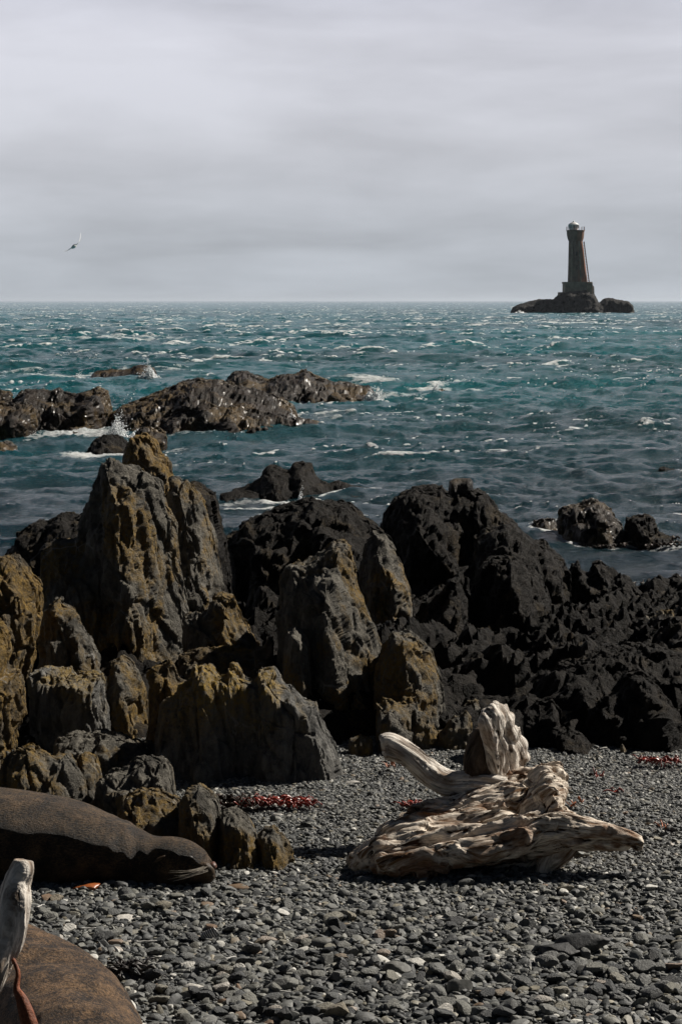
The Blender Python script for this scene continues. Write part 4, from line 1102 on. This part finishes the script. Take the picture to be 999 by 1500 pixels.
def D(px_, py_, Y, rh, rw):
    p = P(px_, py_, Y); return (p[0], p[1], p[2], rh, rw)
def DP(pts, Y): return [tuple(P(x, y, Y)[[0, 2]]) for x, y in pts]
# trunk: sloping back plate built of lengthwise splintered ridges and a heavy lower beam
tl = []
# overlapping lengthwise ribs of the weathered plate, from the high back edge down to the overhanging front edge
for k, (x0, y0, x1, y1, Ya, Yb, rt, rw) in enumerate((
        (690, 1160, 812, 1133, 8.34, 8.34, .040, .07), (655, 1180, 806, 1146, 8.27, 8.28, .050, .08), (615, 1198, 800, 1160, 8.18, 8.20, .056, .08),
        (588, 1214, 812, 1180, 8.09, 8.12, .060, .09), (568, 1229, 822, 1196, 8.00, 8.02, .056, .09), (556, 1245, 818, 1210, 7.92, 7.93, .046, .08),
        (554, 1262, 800, 1222, 7.84, 7.88, .034, .06), (584, 1276, 650, 1262, 7.80, 7.82, .022, .03))):
    r_ = random.Random(40 + k); row = []
    for f in (0.0, 0.12, 0.3, 0.5, 0.7, 0.88, 1.0):
        e = 0.35 + 0.65 * math.sin(math.pi * min(1, max(0, 0.12 + 0.76 * f))) ** 0.6
        row.append(D(x0 + (x1 - x0) * f, y0 + (y1 - y0) * f + r_.uniform(-4, 4) + 8 * math.sin(f * 3.1), Ya + (Yb - Ya) * f + r_.uniform(-.01, .01), rt * e * r_.uniform(.8, 1.2), rw * e))
    tl.append(row)
tl.append([D(540, 1280, 8.05, .05, .08), D(580, 1266, 8.12, .08, .13), D(660, 1250, 8.18, .10, .14), D(740, 1232, 8.2, .12, .14), D(800, 1215, 8.15, .07, .12)])
tl.append([D(530, 1272, 7.97, .045, .05), D(540, 1264, 7.95, .070, .06), D(562, 1255, 7.95, .06, .07)])
tl.append([D(800, 1190, 8.0, .03, .04), D(806, 1165, 8.1, .035, .05), D(800, 1145, 8.22, .03, .05), D(812, 1133, 8.3, .012, .02)])
tl.append([D(620, 1290, 7.95, .02, .03), D(700, 1285, 7.98, .03, .04), D(790, 1272, 8.0, .035, .05)])
wood_part('trunk', tl, dw, M['wood'], 0.0055, dbase, 1.15, 21, grain=(1, 0.05, 0.30))
wood_part('root', [[D(770, 1228, 7.95, .07, .09), D(815, 1218, 7.92, .078, .085), D(850, 1220, 7.9, .062, .06), D(890, 1225, 7.9, .045, .045), D(920, 1230, 7.9, .035, .03), D(936, 1234, 7.9, .022, .02)]],
    dw, M['wood'], 0.005, dbase, 0.7, 22, label='thick pointed root reaching out to the right')
wood_part('root', [[D(838, 1225, 7.95, .05, .05), D(818, 1250, 7.92, .045, .05), D(800, 1272, 7.9, .032, .04), D(788, 1292, 7.88, .022, .03), D(782, 1306, 7.88, .012, .015)]],
    dw, M['wood'], 0.005, dbase, 0.6, 23, label='short root bracing the stump on the shingle')
wood_part('limb', [[D(563, 1095, 8.45, .046, .045), D(572, 1094, 8.45, .052, .05), D(600, 1108, 8.42, .040, .05), D(630, 1135, 8.4, .050, .055), D(660, 1150, 8.36, .055, .06), D(700, 1150, 8.3, .050, .06), D(740, 1155, 8.28, .045, .05)]],
    dw, M['wood_grey'], 0.005, dbase, 0.45, 24, label='smooth sawn-off arm rising to the left')
wood_part('limb', [], dw, M['wood_grey'], 0.0042, dbase, 0.45, 25, prisms=[
    (DP([(722, 1150), (716, 1120), (712, 1095), (706, 1072), (701, 1052), (705, 1038), (713, 1036), (719, 1028), (728, 1033), (742, 1036), (746, 1048), (752, 1052), (754, 1066), (765, 1074), (763, 1088), (771, 1098), (770, 1108), (778, 1124), (772, 1122), (770, 1136), (765, 1150)], 8.36), 8.32, 8.43),
    ], label='upright splintered slab of root wood, dark on its left side', grain=(-0.12, 0.0, 1.0), shear=1.1, splint=0.012)
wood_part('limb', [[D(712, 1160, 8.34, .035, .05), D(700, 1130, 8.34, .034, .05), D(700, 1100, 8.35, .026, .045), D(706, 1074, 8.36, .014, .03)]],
    dw, M['wood_shade'], 0.0045, dbase, 0.8, 27, label='stub coloured dark as the shaded left side of the upright slab')
# grey post at left
PY = 5.55
pb = P(-60, 1500, PY)
post = wood_part('driftwood_post', [[D(-95, 1650, PY - .05, .05, .05), D(-62, 1530, PY - .05, .052, .05), D(-25, 1450, PY - .04, .050, .05), D(-4, 1410, PY - .03, .048, .046), D(10, 1375, PY - .02, .046, .044), D(18, 1335, PY, .042, .040), D(24, 1300, PY + .03, .036, .034), D(31, 1278, PY + .04, .033, .030), D(34, 1262, PY + .05, .026, .024)]],
    None, M['wood_grey'], 0.003, np.array([pb[0], PY, 0.0]), 0.5, 26)
post.location = (pb[0], PY, 0.0)
tag(post, 'weathered grey driftwood post sticking up at the lower left edge', 'driftwood')
# bull-kelp stalk hanging by it
bm = bmesh.new()
add_limb(bm, [D(*a) for a in ((20, 1405, 5.50, .006, .006), (27, 1425, 5.48, .007, .007), (25, 1448, 5.46, .010, .010), (33, 1466, 5.44, .018, .014), (42, 1495, 5.42, .024, .02), (52, 1540, 5.40, .028, .02), (62, 1640, 5.38, .028, .02), (66, 1680, 5.38, .02, .02))], 12)
me = bpy.data.meshes.new('kelp_stalk'); bm.to_mesh(me); bm.free(); smooth(me)
ko = link('kelp_stalk', me, simple('rusty_kelp_stalk', (0.17, 0.045, 0.014), 0.6, 0.3, 0.6, 45, 0.8, 0.01)); tag(ko, 'orange bull kelp stalk hanging below the grey driftwood post', 'kelp')

print('t', round(time.time() - T0, 1))
# ------------------------------------------------------------------ seals
def interp_st(st, n_):
    return catmull(st, n_)
def seal_body(st, seg=56, n_=9, flat=0.72, seed=1, wr_=1.0):
    """stations x,y,z(centre),half width,half height; body lies on the ground"""
    S = catmull(st, n_); V = []; g = []
    L = 0
    for i, s in enumerate(S):
        p = Vector(s[:3]); a = Vector(S[max(i - 1, 0)][:3]); b_ = Vector(S[min(i + 1, len(S) - 1)][:3])
        d = (b_ - a).normalized(); up = Vector((0, 0, 1)); w = d.cross(up).normalized(); u = w.cross(d).normalized()
        if i: L += (p - Vector(S[i - 1][:3])).length
        for k in range(seg):
            t = 2 * math.pi * k / seg
            c, sn = math.cos(t), math.sin(t)
            uu = sn * s[4] * (flat if sn < 0 else 1.0)
            ww = math.copysign(abs(c) ** (0.85 if sn >= 0 else 0.55), c) * s[3]
            V.append(p + w * ww + u * uu); g.append((L, t * 0.5 * (s[3] + s[4]) , 0))
    V = np.array([tuple(v) for v in V]); m_ = len(S)
    idx = np.arange(m_ * seg).reshape(m_, seg); nx_ = np.roll(idx, -1, axis=1)
    Fq = np.stack([idx[:-1].ravel(), nx_[:-1].ravel(), nx_[1:].ravel(), idx[1:].ravel()], 1).tolist()
    c0, c1 = len(V), len(V) + 1
    V = np.vstack([V, S[0][:3], S[-1][:3]]); g += [(0, 0, 0), (L, 0, 0)]
    for k in range(seg):
        Fq.append((int(idx[0, (k + 1) % seg]), int(idx[0, k]), c0)); Fq.append((int(idx[-1, k]), int(idx[-1, (k + 1) % seg]), c1))
    return V, Fq, np.array(g, float), S
def fur_coat(name, body, mat, n_, length, parent, seed, flowdir):
    """short guard hairs rooted on the body's faces, lying back along the body"""
    me = body.data; r = np.random.default_rng(seed)
    V = verts_of(me); me.calc_loop_triangles()
    T = np.empty(len(me.loop_triangles) * 3, np.int32); me.loop_triangles.foreach_get('vertices', T); T = T.reshape(-1, 3)
    a, b_, c = V[T[:, 0]], V[T[:, 1]], V[T[:, 2]]
    cr = np.cross(b_ - a, c - a); ar = np.linalg.norm(cr, axis=1); nn = cr / np.maximum(ar, 1e-12)[:, None]
    wgt = ar * np.clip(nn[:, 2] + 0.75, 0.05, 1); pick = r.choice(len(T), n_, p=wgt / wgt.sum())
    u, v = r.random(n_), r.random(n_); f = u + v > 1; u[f] = 1 - u[f]; v[f] = 1 - v[f]
    p = a[pick] + u[:, None] * (b_ - a)[pick] + v[:, None] * (c - a)[pick]; nr = nn[pick]
    fl = np.array(flowdir, float)[None] + r.normal(0, 0.35, (n_, 3)); fl -= nr * (fl * nr).sum(1)[:, None]; fl /= np.linalg.norm(fl, axis=1)[:, None]
    d = fl * 0.92 + nr * r.uniform(0.1, 0.75, n_)[:, None]
    sd = np.cross(d, nr); sd /= np.linalg.norm(sd, axis=1)[:, None]
    ln = length * r.uniform(0.5, 1.2, n_)[:, None]; w = 0.0016
    Vv = np.stack([p - sd * w, p + sd * w, p + d * ln], 1).reshape(-1, 3)
    m2 = fast_mesh(name, Vv, np.arange(n_ * 3).reshape(-1, 3))
    return tag(link(name, m2, mat, parent), None, None, None, 'stuff')

def add_flipper(parent, name, base, tip, w, mat, curl=0.02, lab=None):
    base, tip = np.array(base), np.array(tip); d = tip - base; n_ = 9
    side = np.cross(d, [0, 0, 1]); side /= np.linalg.norm(side)
    V = []; Fq = []
    for i in range(n_):
        f = i / (n_ - 1); p = base + d * f; ww = w * (0.75 + 0.5 * math.sin(f * 2.6)) * (1 - 0.55 * f ** 3); th = 0.022 * (1 - f) + 0.006
        p = p + np.array([0, 0, curl * math.sin(f * 3)])
        for s, h in ((-1, 0), (-0.5, 1), (0.5, 1), (1, 0), (0.5, -1), (-0.5, -1)): V.append(p + side * ww * s + np.array([0, 0, th * h]))
        if i:
            for k in range(6): Fq.append(((i - 1) * 6 + k, (i - 1) * 6 + (k + 1) % 6, i * 6 + (k + 1) % 6, i * 6 + k))
    Fq.append(tuple(range(6))[::-1]); Fq.append(tuple((n_ - 1) * 6 + k for k in range(6)))
    o = pymesh(name, V, Fq, mat, parent, sm=True, angle=80)
    if lab: o['label'] = lab
    return o

# seal one: stretched out asleep, muzzle on the stones, pointing right
sb = np.array([P(60, 1292, 8.0)[0], 7.95, 0.0])
s1 = link('fur_seal', None, loc=sb)
tag(s1, 'dark brown fur seal asleep on the shingle in front of the rocks, muzzle pointing right', 'seal')
def SS(px_, top, bot, Y, hw):
    Y -= 0.14 * min(1, max(0, (px_ + 60) / 200))
    t = P(px_, top, Y + 0.02); b_ = P(px_, bot, Y - hw * 0.3)
    zt, zb = t[2], max(b_[2], -0.05)
    # flattened belly: centre below mid height
    hh = (zt - zb) / 1.72
    return (t[0] - sb[0], Y - sb[1], zt - hh, hw, hh)
st = [(-1.75, .25, .03, .03, .02), (-1.68, .22, .06, .06, .05), (-1.45, .16, .09, .12, .10), (-1.1, .1, .13, .2, .16),
      SS(-220, 1158, 1300, 8.04, .27), SS(-120, 1152, 1300, 8.02, .28), SS(-40, 1155, 1300, 8.0, .28), SS(20, 1160, 1300, 8.0, .27), SS(75, 1169, 1300, 8.0, .25),
      SS(125, 1184, 1299, 7.98, .21), SS(165, 1199, 1298, 7.96, .17), SS(200, 1218, 1302, 7.94, .13), SS(228, 1225, 1304, 7.92, .11), SS(252, 1226, 1304, 7.9, .10),
      SS(272, 1231, 1303, 7.88, .09), SS(288, 1240, 1300, 7.86, .07), SS(301, 1251, 1296, 7.85, .052), SS(309, 1258, 1291, 7.84, .040), SS(315, 1265, 1283, 7.84, .02)]
V, Fq, g, S = seal_body(st)
nr_ = fbm(V / 0.16, 3, 3); V = V + np.stack([nr_ * 0, nr_ * 0, nr_ * 0.008], 1)
# loose folds of skin at the neck
bx = V[:, 0] + sb[0]
nk = P(196, 1220, 7.95)[0]
fold = np.exp(-((bx - nk) / 0.07) ** 2) * np.sin((bx - nk) * 95 + V[:, 2] * 12) * 0.004
V[:, 2] += fold
body = pymesh('body', V, Fq, M['fur'], s1, sm=True, angle=179)
fattr(body.data, 'g', g, 'FLOAT_VECTOR')
fur_coat('fur', body, M['hair'], 26000, 0.016, s1, 5, (-1, 0, -0.15))
# nose pad, eye slit, ear, whiskers, flipper
def ell(name, c, r_, mat, parent, rot=(0, 0, 0), seed=0, noise_=0.1):
    v = ICO3 * (1 + noise_ * vnoise(ICO3 * 2 + seed, seed))[:, None] * np.array(r_)
    me = fast_mesh(name, v, ICOF3); smooth(me)
    return link(name, me, mat, parent, c, rot)
def sp(px_, py_, Y): return tuple(P(px_, py_, Y) - sb)
ell('nose', sp(312, 1268, 7.69), (.016, .024, .015), M['nose'], s1, (0, 0.4, 0))
ell('muzzle', sp(302, 1273, 7.67), (.036, .026, .026), M['fur'], s1, (0, 0.5, 0))
ell('ear', sp(234, 1258, 7.665), (.024, .007, .006), M['hair'], s1, (0, -0.5, 0.2))
ell('eye', sp(280, 1256, 7.665), (.013, .007, .006), M['skin'], s1, (0, 0.5, 0.3))
bm = bmesh.new()
wrn = random.Random(4)
for i in range(16):
    x0, y0 = 302 + wrn.uniform(-5, 4), 1272 + wrn.uniform(-4, 5)
    x1, y1 = x0 - wrn.uniform(26, 55), y0 + wrn.uniform(4, 20)
    a = np.array(sp(x0, y0, 7.64)); c_ = np.array(sp(x1, y1, 7.58)); mid = (a + c_) / 2 + np.array([0, -0.02, -0.006])
    pr = None
    for t in np.linspace(0, 1, 7):
        p = (1 - t) ** 2 * a + 2 * t * (1 - t) * mid + t * t * c_; w = 0.0009 * (1 - 0.6 * t)
        q = [bm.verts.new(p + np.array(o_) * w) for o_ in ((0, 0, 1), (0, -1, -.6), (0, 1, -.6))]
        if pr:
            for k in range(3): bm.faces.new((pr[k], pr[(k + 1) % 3], q[(k + 1) % 3], q[k]))
        pr = q
me = bpy.data.meshes.new('whiskers'); bm.to_mesh(me); bm.free(); link('whiskers', me, M['whisker'], s1)
add_flipper(s1, 'fore_flipper', np.array(sp(120, 1280, 7.86)), np.array((sp(40, 1298, 7.74)[0], sp(40, 1298, 7.74)[1], 0.03)), 0.05, M['fur'], 0.0)
add_flipper(s1, 'hind_flipper', (-1.7, .2, .04), (-2.0, .12, .03), 0.06, M['skin'])
add_flipper(s1, 'hind_flipper', (-1.7, .28, .04), (-1.98, .38, .03), 0.06, M['skin'])

# seal two: only its broad back shows, lower left corner
s2 = link('fur_seal', None, loc=(-0.85, 6.0, 0.0))
tag(s2, 'reddish brown fur seal with only its rounded back showing in the lower left corner', 'seal')
def q2(px_, topz, Y, hw):
    x = (px_ - CX) / F * Y
    hh = (topz + 0.02) / 1.72
    return (x + 0.85, Y - 6.0, topz - hh, hw, hh)
st2 = [q2(-420, .05, 7.1, .04), q2(-390, .10, 7.05, .08), q2(-300, .15, 6.9, .14), q2(-200, .20, 6.7, .19), q2(-90, .24, 6.5, .215), q2(-10, .265, 6.3, .225),
       q2(48, .275, 6.08, .225), q2(82, .268, 5.85, .22), q2(108, .26, 5.6, .20), q2(125, .22, 5.35, .16), q2(140, .19, 5.2, .12), q2(150, .16, 5.08, .09), q2(158, .12, 4.98, .055), q2(162, .08, 4.93, .025)]
V, Fq, g, S = seal_body(st2, flat=0.72, seg=96, n_=14)
nr_ = fbm(V / 0.14, 13, 3); V[:, 2] += nr_ * 0.014
V[:, 2] += 0.010 * ridged(np.stack([V[:, 0] * 3 + V[:, 1] * 2, V[:, 1] * 11, V[:, 2] * 3], 1), 17, 3)
body2 = pymesh('body', V, Fq, M['fur2'], s2, sm=True, angle=179)
fattr(body2.data, 'g', g, 'FLOAT_VECTOR')
fur_coat('fur', body2, M['hair2'], 26000, 0.018, s2, 6, (-0.4, 1, -0.1))
add_flipper(s2, 'fore_flipper', (0.12, -0.35, .06), (0.28, -0.55, .02), 0.07, M['skin'])
add_flipper(s2, 'hind_flipper', (-.9, 1.3, .04), (-1.1, 1.5, .03), 0.06, M['skin'])

# ------------------------------------------------------------------ gull
gY = 120.0; gp = P(109, 361, gY); u = 1.5 * gY / F
gl = link('gull', None, loc=gp); tag(gl, 'pale grey gull gliding with one wing raised in the sky at the left', 'bird')
def wing(pts_, name):
    V = []; Fq = []
    for i, (x, z, w) in enumerate(pts_):
        for dy, dz in ((-w, 0), (0, 0.25 * w), (w, 0), (0, -0.15 * w)): V.append((x * u, dy * u, (z + dz) * u))
        if i:
            for k in range(4): Fq.append(((i - 1) * 4 + k, (i - 1) * 4 + (k + 1) % 4, i * 4 + (k + 1) % 4, i * 4 + k))
    Fq.append((3, 2, 1, 0)); n_ = len(pts_) - 1; Fq.append((n_ * 4, n_ * 4 + 1, n_ * 4 + 2, n_ * 4 + 3))
    return pymesh(name, V, Fq, M['gull'], gl, sm=True)
wing([(1.5, 0.5, 2.6), (4, 3, 2.6), (5.8, 6.5, 2.2), (6.6, 10.5, 1.5), (6.8, 13.5, 0.5)], 'wing')
wing([(-1.5, -0.5, 2.6), (-4, -2.5, 2.2), (-7, -4.2, 1.6), (-10, -4.6, 0.6)], 'wing')
ell('body', (0, 0, 0), (3.0 * u, 6.5 * u, 1.6 * u), M['gull'], gl, (0, R(-40), 0))

print('t', round(time.time() - T0, 1))
# ------------------------------------------------------------------ sky, sun
SUN_AZ, SUN_EL = 54.0, 39.0        # azimuth measured from the view direction (+Y) towards the right (+X)
w = bpy.data.worlds.new('World'); scene.world = w; w.use_nodes = True
nt = w.node_tree; n = N(nt); bg = nt.nodes['Background']
sky = n.node('ShaderNodeTexSky', sky_type='NISHITA', sun_disc=False)
sky.sun_elevation = R(SUN_EL); sky.sun_rotation = R(SUN_AZ); sky.air_density = 1.0; sky.dust_density = 0.6; sky.ozone_density = 1.5
tc = n.node('ShaderNodeTexCoord').outputs['Generated']
x_, y_, z_ = n.sep(tc)
clear = n.mix(1.0, sky.outputs[0], (0.012, 0.012, 0.012), 'MULTIPLY')
# cloud deck: stretched bands, denser and bluer towards the horizon
inv = n.math('DIVIDE', 1.0, n.math('ADD', n.math('MAXIMUM', z_, 0.0), 0.09))
cv = n.node('ShaderNodeCombineXYZ'); n.put(cv.inputs[0], n.math('MULTIPLY', x_, inv)); n.put(cv.inputs[1], n.math('MULTIPLY', y_, inv)); n.put(cv.inputs[2], z_)
b1 = n.noise(n.mapping(cv.outputs[0], (0.8, 0.55, 3.0), (0, 0, 0.15)), 1.0, 6, 0.5, 0.3)
b2 = n.noise(n.mapping(tc, (6.0, 6.0, 24.0), (0, R(3), 0)), 1.0, 7, 0.55, 0.3)
bb = n.math('ADD', n.math('MULTIPLY', b1, 0.5), n.math('MULTIPLY', b2, 0.5))
vert = n.ramp(n.maprange(z_, 0.0, 0.17), [(0.0, (0.455, 0.49, 0.535)), (0.22, (0.49, 0.515, 0.56)), (0.45, (0.575, 0.59, 0.64)), (0.75, (0.64, 0.65, 0.715)), (1.0, (0.61, 0.625, 0.715))])
shade = n.ramp(bb, [(0.37, 0.82), (0.45, 0.93), (0.53, 1.03), (0.61, 1.12)])
cloud = n.mix(1.0, vert, shade, 'MULTIPLY')
# the deck lies over the sea ahead and thins out overhead and behind
cov = n.math('MULTIPLY', n.maprange(z_, 0.38, 0.19), n.maprange(n.math('ADD', y_, n.math('MULTIPLY', b1, 0.3)), -0.1, 0.45))
tot = n.mix(cov, clear, cloud)
nt.links.new(tot, bg.inputs[0]); bg.inputs[1].default_value = 0.76
sl = bpy.data.lights.new('sun', 'SUN'); so = bpy.data.objects.new('sun', sl); col.objects.link(so)
sl.energy = 5.0; sl.angle = R(0.6); sl.color = (1.0, 0.93, 0.83)
sv = Vector((math.sin(R(SUN_AZ)) * math.cos(R(SUN_EL)), math.cos(R(SUN_AZ)) * math.cos(R(SUN_EL)), math.sin(R(SUN_EL))))
so.rotation_euler = sv.to_track_quat('Z', 'Y').to_euler(); so.location = (20, 10, 30)

# sea haze: one closed box of thin even air round everything
bm = bmesh.new(); bmesh.ops.create_cube(bm, size=1, matrix=Matrix.Translation((0, 20000 - 40, 16)) @ Matrix.Diagonal((42000, 42000, 38, 1)))
me = bpy.data.meshes.new('haze'); bm.to_mesh(me); bm.free()
m = bpy.data.materials.new('sea_haze'); m.use_nodes = True; nt = m.node_tree; nt.nodes.clear()
out = nt.nodes.new('ShaderNodeOutputMaterial'); pv = nt.nodes.new('ShaderNodeVolumePrincipled')
pv.inputs['Color'].default_value = (0.75, 0.84, 0.97, 1); pv.inputs['Density'].default_value = 0.00006; pv.inputs['Anisotropy'].default_value = 0.2
nt.links.new(pv.outputs[0], out.inputs['Volume'])
tag(link('haze', me, m), 'thin pale sea haze', kind='stuff')

# ------------------------------------------------------------------ render settings
scene.view_settings.view_transform = 'Standard'; scene.view_settings.look = 'None'
scene.view_settings.exposure = 0.4; scene.view_settings.gamma = 1.0
scene.render.engine = 'CYCLES'
tot = sum(len(o.data.vertices) for o in bpy.data.objects if o.type == 'MESH')
print('objects', len(bpy.data.objects), 'verts', tot)
